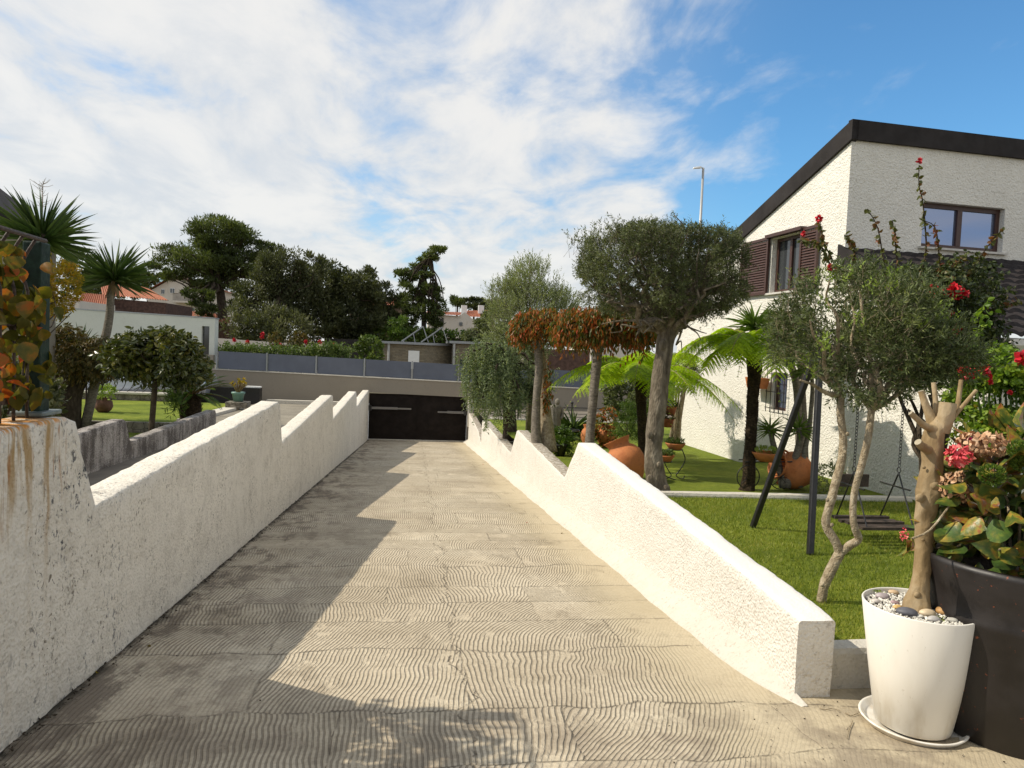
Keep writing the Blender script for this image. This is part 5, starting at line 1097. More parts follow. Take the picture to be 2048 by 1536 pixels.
for a in(.5,2.6,4.7): b.tube([c+.1*np.array([math.cos(a),math.sin(a),0]),c+np.array([math.cos(a)*.22,math.sin(a)*.22,-.4])],.008,5)
b.build('frame',M['black'],t)
# low iron railings at both garden backs
def railing(x0,x1,y,z,h,label,n,step=.17):
    t=thing('iron_railing',label,'railing',((x0+x1)/2,y,z));b=B();b.tube([(x0,y,z+h),(x1,y,z+h)],.014,5)
    for zz in(.12,.25,.38): b.tube([(x0,y,z+h*zz*2),(x0+(x1-x0)*.42,y,z+h*zz*2)],.010,5)
    b.build('rail',M['black'],t);b=B();x=x0+(x1-x0)*.42
    while x<x1: b.tube([(x,y,z+h),(x+.02,y-.06,z+h*.75),(x-.05,y-.05,z+h*.35),(x-.16,y,z+.05)],.011,5,sub=3);x+=step
    o=tag(b.build('curved_bars',M['black'],t),kind=None)
    for i in range(n):
        xx=x0+(x1-x0)*(i+.5)/n;b=B();b.tube([(xx,y,z),(xx,y,z+h+.12)],.025,8);b.ell((xx,y,z+h+.16),(.05,.05,.05),8);b.build('post',M['black'],t)
railing(2.5,11.5,23.0,-.70,.42,'low black iron railing on the farthest kerb behind the right garden',5)
# street lamp
p=Dp(1400,460,52);q=Dp(1409,338,52);g_=np.array([p[0],p[1],-.78]);q=np.array([p[0]+.0,p[1],q[2]])
t=thing('street_lamp','tall grey street lamp rising behind the clipped olive tree','street lamp',g_)
b=B();b.tube([g_,q],[.14,.085],12);b.build('pole',M['zinc'],t,True);b=B();b.tube([q,q+np.array([-.25,0,.03])],.05,8);b.build('bracket',M['zinc'],t)
b=B();b.add([q+np.array(v) for v in[(-.2,-.13,-.03),(-.2,.13,-.03),(-.78,.10,-.10),(-.78,-.10,-.10),(-.2,-.12,.10),(-.2,.12,.10),(-.72,.07,0.02),(-.72,-.07,0.02)]],[(0,3,2,1),(4,5,6,7),(0,1,5,4),(1,2,6,5),(2,3,7,6),(3,0,4,7)]);b.build('lamp_head',M['white_paint'],t)
# ================================================================== LEFT SIDE
# green post, railing and creeper on the high block
t=thing('fence_post','dark green square metal post standing on the rust stained wall block','post',(-1.86,3.88,1.17))
pb=np.array([-1.885,3.85,1.168]);pz=2.03
b=B();b.box(pb+np.array([0,0,(pz-1.168)/2]),(.085,.10,pz-1.168));bevel(b.build('post',M['green_metal'],t),.008)
b=B();b.box(pb+np.array([0,.0,.012]),(.16,.20,.022));bevel(b.build('base_plate',m_plain('grey green plate',(.14,.17,.16),.5,.2,20,.2),t),.006)
t=thing('iron_fence','rusty iron railing with outward curving bars running from the green post along the wall block','fence',(-1.86,2.4,1.17))
b=B();b.tube([(-1.83,3.82,2.035),(-1.80,3.0,2.035),(-1.78,.6,2.035)],.011,6);b.build('top_rail',M['rust_metal'],t,True)
b=B();b.box((-1.86,2.1,1.262),(.012,3.4,.03));b.build('bottom_rail',M['rust_metal'],t)
b=B();b.box((-1.86,2.1,1.62),(.012,3.4,.022));b.build('middle_rail',M['rust_metal'],t)
y=3.72
while y>.8:
    b=B();x_=-1.86;b.tube([(x_,y,1.165),(x_,y,1.5),(x_,y,1.78),(x_-.035,y,1.86),(x_-.01,y,1.95),(x_+.035,y,2.03)],.0075,6,sub=3);b.build('bar',M['rust_metal'],t,True);y-=.115
t=thing('creeper','autumn coloured creeper with large heart shaped leaves climbing the iron railing and the green post','climber',(-1.86,3,1.2))
r=np.random.default_rng(17);bl=B();bg_=B();bw=B()
N=560;Y=3.66-r.random(N)**.8*2.6;P=np.stack([-1.86+r.normal(size=N)*.07,Y,r.uniform(1.36,1.93,N)],-1)
P[:,2]+=np.where(P[:,1]<2.9,r.uniform(0,.25,N),0)
gm=vn(P,2.3,3)>.16
D=nz(r.normal(size=(N,3))*.45+np.array([0,0,-1.]));nn_=nz(np.array([.9,-.9,.4])+r.normal(size=(N,3))*.6)
T=mats(D,r.uniform(.045,.105,N),r.uniform(.038,.085,N),n=nn_)
bl.scatter(BIG[0],BIG[1],T[~gm],P[~gm]);bg_.scatter(DROOP[0],DROOP[1],T[gm],P[gm])
N=300;P=np.stack([-1.88+r.normal(size=N)*.05,r.uniform(3.2,3.80,N),1.22+.80*r.random(N)**1.1],-1);P[:,2]=np.clip(P[:,2],1.3,1.98)
gm=vn(P,5,3)>.14;T=mats(nz(r.normal(size=(N,3))*.45+np.array([0,0,-1.])),r.uniform(.04,.095,N),r.uniform(.035,.075,N),n=nz(np.array([.5,-.9,.4])+r.normal(size=(N,3))*.6))
bl.scatter(BIG[0],BIG[1],T[~gm],P[~gm]);bg_.scatter(DROOP[0],DROOP[1],T[gm],P[gm])
# chosen big leaves seen close up
for (x,y,L,dx,gk) in ((15,585,.14,0,1),(48,595,.15,.1,1),(78,560,.11,.3,0),(62,700,.10,.0,0),(20,700,.15,.2,1),(42,800,.16,0,1),(62,795,.14,.2,1),(90,720,.16,-.1,1),(95,745,.12,.2,0),(12,740,.13,0,1),(30,640,.09,.3,0),(75,640,.08,.4,0),(60,610,.09,-.3,0)):
    a=Dp(x,y-25,3.62+r.uniform(-.15,.1));d=nz(np.array([[dx,.1,-1.]]));(bg_ if gk else bl).scatter(BIG[0],BIG[1],mats(d,np.array([L*.72]),np.array([L*.62]),n=np.array([[.2+r.normal()*.4,-1,.3+r.normal()*.3]])),a[None])
for k in range(16):
    y0=3.6-r.random()*2.6;bw.tube([(-1.86,y0,1.2),(-1.84,y0+.1,1.45),(-1.88,y0-.05,1.7),(-1.85,y0+r.uniform(-.2,.2),1.95)],.005,5,sub=3)
bl.build('autumn_leaves',M['vine'],t,True);bg_.build('green_leaves',M['vine_green'],t,True);bw.build('stems',M['bark_dark'],t)
for i,(x,y) in enumerate(((46,692),(70,700))): flower(Dp(x,y,3.7),.028,M['pink' if i==0 else 'red'],t,i+70,'bloom')
# dark green foliage behind the railing, yellow bush behind the post
bush('dark_hedge','dark shrub mass behind the iron railing at the left edge','shrub',Dp(-15,800,8.5),(.62,.6,.42),420,'pine_dark',.09,.05,tm=LEAF,seed=31,base=np.array([-5.6,7.5,-.84]))
bush('yellow_bush','yellow leaved bush just right of the green post','bush',Dp(118,575,15),(.32,.4,.62),420,'yellow',.08,.03,seed=32,gap=.40,base=np.array([-8.2,12.5,-.84]))
# yuccas
D=11.5;c=Dp(84,455,D)
bt_=np.array([c[0]-.1,c[1],-.84])
yuc('very tall dark yucca with big spiky crown above the green post at the left','' if 0 else bt_,[([bt_,c+np.array([-.1,0,-1.6]),c+np.array([0,0,-.1])],.10,.08)],'yucca',.82,210,.036,21,'yucca','bark_dark',dead=40,lo=-.45,curve=.10)
b=B();r=np.random.default_rng(12);p0=Dp(84,450,11.5);p1=Dp(86,362,11.6);b.tube([p0,p1],[.012,.004],5)
for k in range(26):
    a=p0+(p1-p0)*r.uniform(.35,1);e=a+np.array([r.normal()*.1,r.normal()*.08,.05+r.random()*.06]);b.tube([a,(a+e)/2-np.array([0,0,.015]),e],[.004,.003,.002],4)
b.build('dry_flower_spike',M['dead'],[o for o in scene.objects if o.name=='yucca.003' or o.get('label','').startswith('very tall dark yucca')][0])
D=17.;c=Dp(229,545,D);bt_=Dp(205,700,D);bt2=np.array([bt_[0]-.4,bt_[1],-.84])
yuc('tall yucca with leaning ringed grey trunk and dry skirt before the pale flat building',bt2,[([bt2,bt_,Dp(218,640,D),Dp(222,590,D),c],.11,.075)],'yucca',1.0,190,.042,22,'yucca','bark_palm',dead=80,lo=-.3,curve=.10)
D=17.8;c=Dp(160,690,D);bt2=np.array([c[0]-.1,c[1],-.84])
yuc('two short dark yucca heads behind the bronze leaved leaning tree',bt2,[([bt2,c+np.array([-.1,0,-.8]),c],.09,.07),([bt2+np.array([.3,0,0]),Dp(190,740,D),Dp(192,712,D)],.08,.06)],'yucca',[.62,.5],95,.05,23,'yucca','bark_dark',lo=-.2,curve=.1)
# leaning tree with bronze foliage
D=16.8;base=Dp(128,830,D);base[2]=-.84
t=thing('leaning_tree','tree with thick leaning brown trunk and bronzed drooping foliage on the left lawn','tree',base)
bw=B();P_,r_=ppt([(133,822,0,26),(142,790,0,20),(155,765,.0,16),(168,745,.1,13),(175,735,.1,11)],D);bw.tube([base]+P_,[.36]+r_,14,rn=.06,seed=1,sub=4)
q,r2=ppt([(148,780,0,11),(146,755,.1,9),(145,735,.1,8)],D);bw.tube(q,r2,10,sub=3)
bl=B()
for k,(x,y,o) in enumerate(((130,700,.2),(160,690,-.3),(195,700,.3),(205,740,0),(180,720,.5),(118,720,-.4))): limb(bw,P_[-1],Dp(x,y,D+o),.07,.02,.15,6,k)
for c,rd,n in((Dp(130,700,D),(.5,.55,.6),480),(Dp(178,715,D),(.55,.6,.42),460),(Dp(205,712,D),(.28,.35,.45),160)):
    P,Dd=crown_pts(n,c,rd,2,.6,gap=.42,gs=2,seed=n,up=-.2);twigs(bl,bw,P,Dd,.2,9,.11,.032,DIA,.8,.5,n,.005,.4)
bl.build('crown',M['brownfol'],t);bw.build('trunk',M['bark_dark'],t,True)
# glossy magnolia-like tree
D=13.4;base=Dp(303,860,D);base[2]=-.84
t=thing('glossy_leaved_tree','small round tree with dark glossy leaves and thin trunk behind the sooty wall','tree',base)
bw=B();P_,r_=ppt([(303,862,0,5.5),(306,820,0,5.5),(309,780,0,5.5),(311,755,0,5)],D);bw.tube([base]+P_,[.06]+r_,10,sub=3)
bl=B();r=np.random.default_rng(6)
for k,(x,y,o) in enumerate(((250,720,.2),(280,700,-.4),(320,690,.4),(350,710,-.2),(380,740,.1),(240,745,-.3),(330,740,-.5),(390,760,0))): limb(bw,P_[-1],Dp(x,y,D+o),.03,.01,.12,6,k)
for c,rd,n in((Dp(312,714,D),(.74,.7,.38),760),(Dp(255,712,D),(.36,.5,.28),240),(Dp(362,738,D),(.40,.5,.22),260),(Dp(278,690,D),(.38,.4,.22),180),(Dp(325,686,D),(.42,.4,.2),190)):
    P,Dd=crown_pts(n,c,rd,2.3,.7,gap=.43,gs=2.,seed=n,up=.5,rdm=.7);twigs(bl,bw,P,Dd,.16,6,.125,.055,BIG if 0 else LEAF,.85,.25,n,.004,.4)
for k,(x,y) in enumerate(((285,660),(262,665),(318,668),(330,672),(345,690),(368,690),(238,675),(402,742))):
    n=2;twigs(bl,bw,Dp(x,y+18,D)+r.normal(size=(n,3))*.04,nz(r.normal(size=(n,3))*.3+np.array([0,0,1])),.2,7,.125,.05,LEAF,.8,.2,k,.005,1)
bl.build('crown',M['shrub'],t);bw.build('trunk',M['bark_dark'],t,True)
# cycad
D=16.6;base=Dp(382,830,D);base[2]=-.84
t=thing('cycad','cycad palm with stout dark trunk and stiff arching feather leaves on the left lawn','cycad',base)
c=Dp(383,790,D);bw=B();bw.tube([base,c+np.array([0,0,-.25]),c],[.24,.25,.2],16,rn=.25,sub=4);r=np.random.default_rng(3)
n=500;az=r.uniform(0,6.28,n);z=r.uniform(base[2],c[2]+.05,n);h=np.stack([np.cos(az),np.sin(az),0*az],-1);bw.scatter(DIA[0],DIA[1],mats(nz(h*.8+np.array([0,0,.7])),.10,.05,n=h),np.array([c[0],c[1],0])+h*.2+np.stack([0*z,0*z,z],-1));bw.build('trunk',M['bark_fern'],t)
bl=B();bs=B()
for i in range(46):
    az=r.uniform(0,6.283);el=r.uniform(.15,1.35);L=r.uniform(.85,1.15);tt=np.linspace(0,1,30);h=np.array([math.cos(az),math.sin(az),0]);P=c+h*(L*tt*math.cos(el))[:,None];P[:,2]+=L*(tt*math.sin(el)-.38*tt**2*math.cos(el));bs.tube(P[::5],[.014,.012,.010,.008,.006,.004],5,cap=False)
    T=nz(np.gradient(P,axis=0));sd=nz(np.cross(T,(0,0,1.)))
    for sg in(-1,1):
        k=slice(4,30);d=nz(sd[k]*sg+T[k]*.75+np.array([0,0,.12]));bl.scatter(DIA[0],DIA[1],mats(d,.20*np.sin(np.linspace(.3,2.9,26)),.022,n=np.cross(sd,T)[k]),P[k]);P2=P[k]+T[k]*L/60;bl.scatter(DIA[0],DIA[1],mats(d,.17*np.sin(np.linspace(.3,2.9,26)),.014,n=np.cross(sd,T)[k]),P2)
bl.build('leaves',M['rosebush'],t);bs.build('leaf_stalks',M['dead'],t)
bush('small_fern_clump','pale green spiky clump beside the cycad trunk','plant',Dp(352,806,16.4),(.22,.22,.2),90,'rosebush',.16,.02,nl=7,seed=9,stem=False,base=np.array([Dp(352,806,16.4)[0],Dp(352,806,16.4)[1],-.84]))
# sapling on a stake
t=thing('sapling','thin sapling tied to a rusty stake in front of the leaning tree','sapling',Z(172,862,-.84));b=B();p=Z(172,858,-.84);q=Dp(173,735,dep(p));b.tube([p,q],.022,7);b.build('stake',M['rust_metal'],t);b=B()
P,Dd=crown_pts(60,q+np.array([.1,0,.1]),(.3,.3,.3),seed=2);twigs(b,None,P,Dd,.15,6,.09,.03,LEAF);b.build('leaves',M['brownfol'],t)
# jar, green pot, planter wall, low wall, railing, car
p=Z(205,824,-.6);t=thing('round_jar','dark round terracotta jar with yellow green leaves on the left lawn','jar',p);b=B();s=dep(p)/FP
b.lathe([(.01,0),(9*s,0),(15*s,7*s),(17*s,15*s),(14*s,24*s),(9*s,28*s),(10*s,31*s),(7*s,31*s),(.01,20*s)],p,24,ax=(.2,-.1,1),rn=.01);b.build('jar_body',m_plain('dark clay',(.14,.065,.045),.85,.25,8),t,True)
P,Dd=crown_pts(70,p+np.array([0,0,.55]),(.3,.25,.12),seed=3);b=B();twigs(b,None,P,Dd,.12,6,.09,.04,LEAF);b.build('plant',M['tips'],t)
p=Z(476,815,-.6);s=dep(p)/FP
t=thing('stone_block','rough dark stone block under the green flower pot','block',p);b=B();b.box(p+np.array([0,0,6*s]),(42*s,.5,12*s));bevel(b.build('block',M['rubble'],t),.02)
p2=p+np.array([0,0,12*s+.002]);t=thing('green_pot','sage green plastic pot with a yellow dry stemmed succulent on a stone block','flower pot',p2);b=B()
b.lathe([(.01,0),(9*s,0),(11.5*s,15*s),(13*s,16*s),(13*s,19*s),(11.5*s,19*s),(.01,15*s)],p2,28);b.build('pot_body',M['plant_green_pot'],t,True)
r=np.random.default_rng(5);b=B();bl=B()
for k in range(14):
    e=p2+np.array([r.uniform(-.2,.25),r.uniform(-.2,.2),(20+r.uniform(8,26))*s]);b.tube([p2+np.array([0,0,14*s]),(p2+e)/2+np.array([r.uniform(-.06,.06),0,.15]),e],.018,6,sub=3);n=8;bl.scatter(LEAF[0],LEAF[1],mats(nz(r.normal(size=(n,3))+np.array([0,0,.6])),.08,.035),np.tile(e,(n,1)))
b.build('stems',M['dead'],t);bl.build('leaves',M['yellow'],t)
t=thing('dark_planter_wall','low black clad wall in front of the grey retaining wall left of the driveway','wall',(-7,26.6,-.79))
b=B();a=onY(390,806,26.4);c=onY(519,806,26.4);zt2=onY(500,776,26.4)[2];b.box(((a[0]+c[0])/2-.5,26.6,(zt2-.79)/2),(c[0]-a[0]+1,.4,zt2+.79));b.build('wall_body',M['black'],t)
b=B();b.box((c[0]-.25,26.6,zt2+.03),(.5,.3,.05));b.build('cap_lights',M['white_paint'],t)
t=thing('low_stone_wall','low rubble stone wall with pale flat cap at the back of the left lawn','wall',(-12,24.7,-.6))
zc=onY(250,786,24.6)[2];b=B();b.box((-15.6,24.7,(zc-.62)/2),(15.2,.3,zc+.62-.04));b.build('wall_body',M['rubble'],t);b=B();b.box((-15.6,24.7,zc-.0),(15.3,.42,.06));b.build('cap',M['coping'],t)
t=thing('iron_railing','black iron railing with curved bars standing on the low rubble wall at the left','railing',(-12,24.7,zc+.03))
for zz in(.12,.26,.42): b=B();b.tube([(-20,24.7,zc+zz),(-13.3 if zz<.4 else -8.3,24.7,zc+zz)],.014,5);b.build('rail',M['black'],t)
x=-13.2
while x<-8.3:
    b=B();b.tube([(x,24.7,zc+.42),(x+.02,24.6,zc+.3),(x-.06,24.6,zc+.14),(x-.2,24.7,zc+.04)],.012,5,sub=3);b.build('bar',M['black'],t);x+=.24
pzx=onY(205,770,24.7)[0]
b=B();b.tube([(pzx,24.7,zc),(pzx,24.7,zc+.52)],.03,8);b.ell((pzx,24.7,zc+.57),(.06,.06,.06),10);b.build('post',M['black'],t)
# car body: long low saloon seen over the wall
cy=26.6;x0=onY(165,780,cy)[0];t=thing('parked_car','silver car parked behind the low stone wall, only bonnet, windscreen and roof visible','car',(x0+2.1,cy,-.79))
pr=[(0,.35),(.02,.62),(.12,.74),(.7,.86),(1.15,.93),(1.95,1.36),(2.4,1.44),(3.2,1.42),(3.9,1.05),(4.25,.98),(4.35,.6),(4.3,.35)]
b=B();sec=[(-.86,.0),(-.84,1.),(0,1.)];n=len(pr);V=[];zb=-.79
for k,wy in enumerate((-.85,-.83,-.72,0,.72,.83,.85)):
    for x,z in pr: V.append((x0+x,cy+wy,zb+.3+(z-.3)*(1 if abs(wy)<.75 else (.93 if abs(wy)<.84 else .55))))
F=[(k*n+i,k*n+i+1,(k+1)*n+i+1,(k+1)*n+i) for k in range(6) for i in range(n-1)]+[tuple(range(n))[::-1],tuple(range(6*n,7*n))]
b.add(V,F);b.build('body',M['car_paint'],t,True)
b=B();b.add([(x0+1.22,cy-.68,zb+.985),(x0+1.22,cy+.68,zb+.985),(x0+1.92,cy+.62,zb+1.365),(x0+1.92,cy-.62,zb+1.365)],[(0,1,2,3)]);b.build('windscreen',M['glass_dark'],t)
b=B();b.prism([(x0+1.35,cy-.862,zb+.93),(x0+3.75,cy-.862,zb+.96),(x0+3.15,cy-.80,zb+1.34),(x0+2.0,cy-.80,zb+1.33)],(0,.02,.0));b.build('side_window',M['glass_dark'],t)
for xx in(.8,3.5):
    for s_ in(-1,1): b=B();b.lathe([(.0,-.1),(.28,-.1),(.31,-.07),(.31,.07),(.28,.1),(0,.1)],(x0+xx,cy+s_*.78,zb+.31),24,ax=(0,1,0));b.build('wheel',M['tyre'],t,True)
b=B();b.box((x0+1.5,cy-.95,zb+.98),(.2,.16,.12));bevel(b.build('mirror',M['car_paint'],t),.03)
# neighbour house at the far left
t=thing('neighbour_house','grey walled neighbouring house with dark sloping roof edge at the left edge','house',(-15,14,-.8));D=14.5
def dq(x,y,o=0): p=Dp(x,y,D);p[1]+=o;return p
a=onY(-260,212,15.9);c=onY(66,464,15.9);
A_=np.array([a[0],15.9,a[2]]);C_=np.array([c[0],15.9,c[2]])
b=B();b.prism([A_,C_,C_-np.array([0,0,.22]),A_-np.array([0,0,.22])],(0,1.6,0));b.build('roof',M['fascia'],t)
b=B();b.prism([(A_[0],16.3,A_[2]-.22),(C_[0]-.3,16.3,C_[2]+.05),(C_[0]-.3,16.3,-.85),(A_[0],16.3,-.85)],(0,1.2,0));b.build('walls',M['plaster'],t)
# ================================================================== BEYOND THE WALL
GZ=-.78
def block(b,x0,x1,y0,y1,z0,z1): b.box(((x0+x1)/2,(y0+y1)/2,(z0+z1)/2),(x1-x0,y1-y0,z1-z0))
# pale flat building
ya=28.6;t=thing('flat_building','long pale green white flat roofed building with a narrow dark slit window','building',(-13,30,.8))
tl=onY(107,616,ya);trr=onY(430,638,ya)
sl=onY(403,680,ya)[0];sz0=onY(403,711,ya)[2];sz1=onY(403,652,ya)[2];sl2=sl+.28
X0=-24
def tz(x): return tl[2]+(trr[2]-tl[2])*(x-tl[0])/(trr[0]-tl[0])
b=B()
b.prism([(X0,ya,.8),(sl,ya,.8),(sl,ya,tz(sl)),(X0,ya,tz(X0))],(0,.5,0));b.prism([(sl2,ya,.6),(trr[0],ya,.6),(trr[0],ya,tz(trr[0])),(sl2,ya,tz(sl2))],(0,.5,0));b.prism([(sl,ya,sz1),(sl2,ya,sz1),(sl2,ya,tz(sl2)),(sl,ya,tz(sl))],(0,.5,0));b.build('walls',M['plaster_white'],t)
b=B();block(b,sl+.002,sl2-.002,ya+.18,ya+.24,.6,sz1);b.build('window',M['glass_dark'],t)
b=B();b.prism([(X0,ya-.02,tz(X0)+.002),(trr[0]+.02,ya-.02,tz(trr[0])+.002),(trr[0]+.02,ya-.02,tz(trr[0])+.05),(X0,ya-.02,tz(X0)+.05)],(0,.55,0));b.build('roof_edge',M['alu'],t)
# hedge behind the panels
r=np.random.default_rng(44);b=B();bw=B()
xa=onY(440,700,29.6)[0];xb=onY(700,700,29.6)[0];n=2600;X=r.uniform(xa,xb,n);P=np.stack([X,29.6+r.uniform(-.5,.6,n),r.uniform(.2,1.15,n)+.45*np.maximum(0,vn(np.stack([X,X*0,X*0],-1),1.9,3,2)*2)],-1)
t=thing('flowering_hedge','bright green flowering hedge growing behind the grey panel fence','hedge',((xa+xb)/2,29.6,GZ))
twigs(b,bw,P,nz(r.normal(size=(n,3))*.5+np.array([0,0,1])),.3,7,.10,.045,LEAF,.8,.1,3,.006,.2)
b.build('foliage',M['hedge'],t);bw.build('stems',M['bark_dark'],t)
for i,(x,y) in enumerate(((525,668),(524,675),(469,680),(612,684),(640,684),(668,690),(560,690),(495,684))): flower(Dp(x,y,30.2),.10,M['red'],t,i+90)
bush('young_tree','young leafy tree standing at the right end of the flowering hedge','tree',Dp(736,707,33),(.65,.6,.75),240,'hedge',.16,.07,tm=LEAF,seed=40,base=np.array([Dp(736,707,33)[0],Dp(736,707,33)[1],GZ]))
bush('young_tree','thin young tree with reddish twigs above the flowering hedge','tree',Dp(578,682,33),(.9,.6,.35),130,'brownfol',.16,.07,tm=LEAF,seed=41,base=np.array([Dp(578,682,33)[0],Dp(578,682,33)[1],GZ]))
# white garden wall running away behind the hedge
t=thing('garden_wall','low white wall behind the flowering hedge','wall',(-8,42,GZ));a=Dp(428,676,38);c=Dp(700,696,44);b=B();b.prism([a,c,(c[0],c[1],GZ),(a[0],a[1],GZ)],(0,.25,0));b.build('wall_body',M['far_white'],t)
t=thing('board_fence','black stained board fence under the dark trees','fence',(-3,52,GZ));a=Dp(655,676,52);c=Dp(768,690,52);b=B();n=26
for i in range(n):
    x0_=a[0]+(c[0]-a[0])*i/n;x1_=a[0]+(c[0]-a[0])*(i+.94)/n;b.box(((x0_+x1_)/2,a[1],(a[2]+GZ)/2-.02*(i%3)),(x1_-x0_,.06,a[2]-GZ))
b.build('boards',M['wood_fence'],t)
# stone pool houses
def onDp(x,y,D): return Dp(x,y,D)
t=thing('pool_house','stone clad flat roofed pool house with a white roller shutter','building',(1,42,GZ));D=42
A=Dp(766,690,D);Bc=Dp(850,690,D);Cc=Dp(905,690,D+2.2);zt3=A[2]+.1
b=B();b.add([(A[0],A[1],GZ),(Bc[0],Bc[1],GZ),(Cc[0],Cc[1],GZ),(A[0]+1.,A[1]+5,GZ),(A[0],A[1],zt3),(Bc[0],Bc[1],zt3),(Cc[0],Cc[1],zt3),(A[0]+1.,A[1]+5,zt3)],[(0,1,5,4),(1,2,6,5),(2,3,7,6),(3,0,4,7)]);b.build('walls',M['stone_wall'],t)
b=B();b.add([(A[0]-.2,A[1]-.25,zt3),(Bc[0]+.05,Bc[1]-.25,zt3),(Cc[0]+.2,Cc[1]-.1,zt3),(A[0]+1.,A[1]+5,zt3),(A[0]-.2,A[1]-.25,zt3+.14),(Bc[0]+.05,Bc[1]-.25,zt3+.14),(Cc[0]+.2,Cc[1]-.1,zt3+.14),(A[0]+1.,A[1]+5,zt3+.14)],[(0,1,5,4),(1,2,6,5),(2,3,7,6),(3,0,4,7),(4,5,6,7),(3,2,1,0)]);b.build('roof_slab',M['alu'],t)
s0=Dp(817,701,D);s1=Dp(838,728,D);b=B();b.box(((s0[0]+s1[0])/2,s0[1]-.05,(s0[2]+s1[2]-.3)/2),(s1[0]-s0[0],.1,s0[2]-s1[2]+.3));b.build('shutter',M['white_paint'],t)
b=B();b.tube([(A[0]+.35,A[1]-.12,GZ),(A[0]+.35,A[1]-.12,zt3)],.08,8);b.build('downpipe',M['zinc'],t)
sp=thing('solar_panel_rack','two tilted solar panels on thin metal legs on the stone pool house roof','solar panel',(A[0]+1.5,A[1]+2,zt3+.14))
zr=zt3+.14
for k,(xa_,xb_,xt) in enumerate(((803,845,870),(842,872,893))):
    p0=Dp(xa_,683,D+.6);p1=Dp(xt-22+8,657,D+1.2);e=np.array([.0,2.2,0])
    p0[2]=zr+.03;hgt=.95
    q0=p0+np.array([1.25,0,hgt])
    b=B();b.prism([p0,q0,q0+np.array([.03,0,-.06]),p0+np.array([.03,0,-.06])],e);o=b.build('panel',M['glass_dark'],sp)
    b=B();b.bar(p0+np.array([-.0,-.02,0]),q0+np.array([0,-.02,0]),.06,.07,up=(0,1,0));b.bar(q0,q0+np.array([.35,0,-hgt+.0]),.05,.05,up=(0,1,0));b.bar(q0*.55+p0*.45,np.array([q0[0]*.55+p0[0]*.45+.12,p0[1],zr]),.04,.04,up=(0,1,0));b.build('leg_frame',M['alu'],sp)
t=thing('pool_house','second stone clad flat building partly hidden by the weeping cedar','building',(5,43,GZ));A=Dp(905,690,D+1);Bc=Dp(1010,692,D+1);zt3=A[2]+.1
b=B();block(b,A[0],Bc[0],A[1],A[1]+5,GZ,zt3);b.build('walls',M['stone_wall'],t);b=B();block(b,A[0]-.2,Bc[0]+.2,A[1]-.25,A[1]+5,zt3+.002,zt3+.15);b.build('roof_slab',M['alu'],t)
b=B();block(b,A[0]+.5,Bc[0]-.4,A[1]-.05,A[1]+.05,GZ,zt3-.95);b.build('opening',M['glass_dark'],t);b=B();b.tube([(A[0]+.1,A[1]-.12,GZ),(A[0]+.1,A[1]-.12,zt3)],.08,8);b.build('downpipe',M['zinc'],t)
# long dark green hedge further back
r=np.random.default_rng(45);n=1500;a=Dp(800,672,58);c=Dp(1010,668,58);b=B();X=r.uniform(a[0],c[0],n);P=np.stack([X,a[1]+r.uniform(-.6,.6,n),r.uniform(GZ,a[2]+.5,n)],-1)
t=thing('clipped_hedge','long dark green hedge in front of the far white shed','hedge',((a[0]+c[0])/2,a[1],GZ));twigs(b,None,P,nz(r.normal(size=(n,3))+np.array([0,-.3,1])),.4,6,.20,.12,LEAF,.8,0,3);b.build('foliage',M['rosebush'],t)
b=B();block(b,a[0]+.2,c[0]-.2,a[1]-.2,a[1]+.2,GZ,a[2]);b.build('inner_growth',M['bark_dark'],t)
# gabled / hipped roof helper
def tiled(b,p00,p10,p11,p01,nu,nv,amp):
    # rows of roman tiles on the quad p00-p10 (eave) to p01-p11 (ridge)
    p=[np.array(q,float) for q in(p00,p10,p11,p01)];N_=nz(np.cross(p[1]-p[0],p[3]-p[0]));V=[]
    U=np.linspace(0,1,nu*4+1);W=np.linspace(0,1,nv*2+1)
    for v in W:
        for u in U:
            q=(p[0]*(1-u)+p[1]*u)*(1-v)+(p[3]*(1-u)+p[2]*u)*v;V.append(q+N_*amp*(abs(math.sin(u*nu*math.pi))+.35*(1-(v*nv)%1)))
    m=len(U);b.add(V,[(j*m+i,j*m+i+1,(j+1)*m+i+1,(j+1)*m+i) for j in range(len(W)-1) for i in range(m-1)])
# brick shed with orange tiles
D=50;t=thing('brick_shed','dark brick shed with ribbed orange tile roof behind the pale flat building','shed',Dp(290,620,D)*np.array([1,1,0]));
e0=Dp(205,592,D);e1=Dp(338,603,D);r0=Dp(200,566,D+5);r1=Dp(283,571,D+5)
b=B();tiled(b,e0,e1,r1,r0,26,10,.09);b.build('roof',M['tile_orange'],t)
b=B();b.prism([(e0[0],e0[1]+.3,e0[2]-.1),(e1[0]-.3,e1[1]+.3,e1[2]-.1),(e1[0]-.3,e1[1]+.3,GZ),(e0[0],e0[1]+.3,GZ)],(0,6,0));b.build('walls',M['brick'],t)
D=46;t=thing('roofed_shed','long low shed with broken orange tiles left of the brick shed','shed',Dp(190,620,D)*np.array([1,1,0]));e0=Dp(150,612,D);e1=Dp(215,616,D);r0=Dp(165,588,D+4);r1=Dp(215,592,D+4);b=B();tiled(b,e0,e1,r1,r0,14,6,.08);b.build('roof',M['tile_orange'],t);b=B();b.prism([e0,e1,(e1[0],e1[1],GZ),(e0[0],e0[1],GZ)],(0,4,0));b.build('walls',M['brick'],t)
t=thing('white_annex','small white flat annex above the pale building beside the green post','building',Dp(125,620,33)*np.array([1,1,0]));a=Dp(60,597,33);c=Dp(153,597,33);b=B();block(b,a[0],c[0],a[1],a[1]+4,GZ,a[2]);b.build('walls',M['far_white'],t)
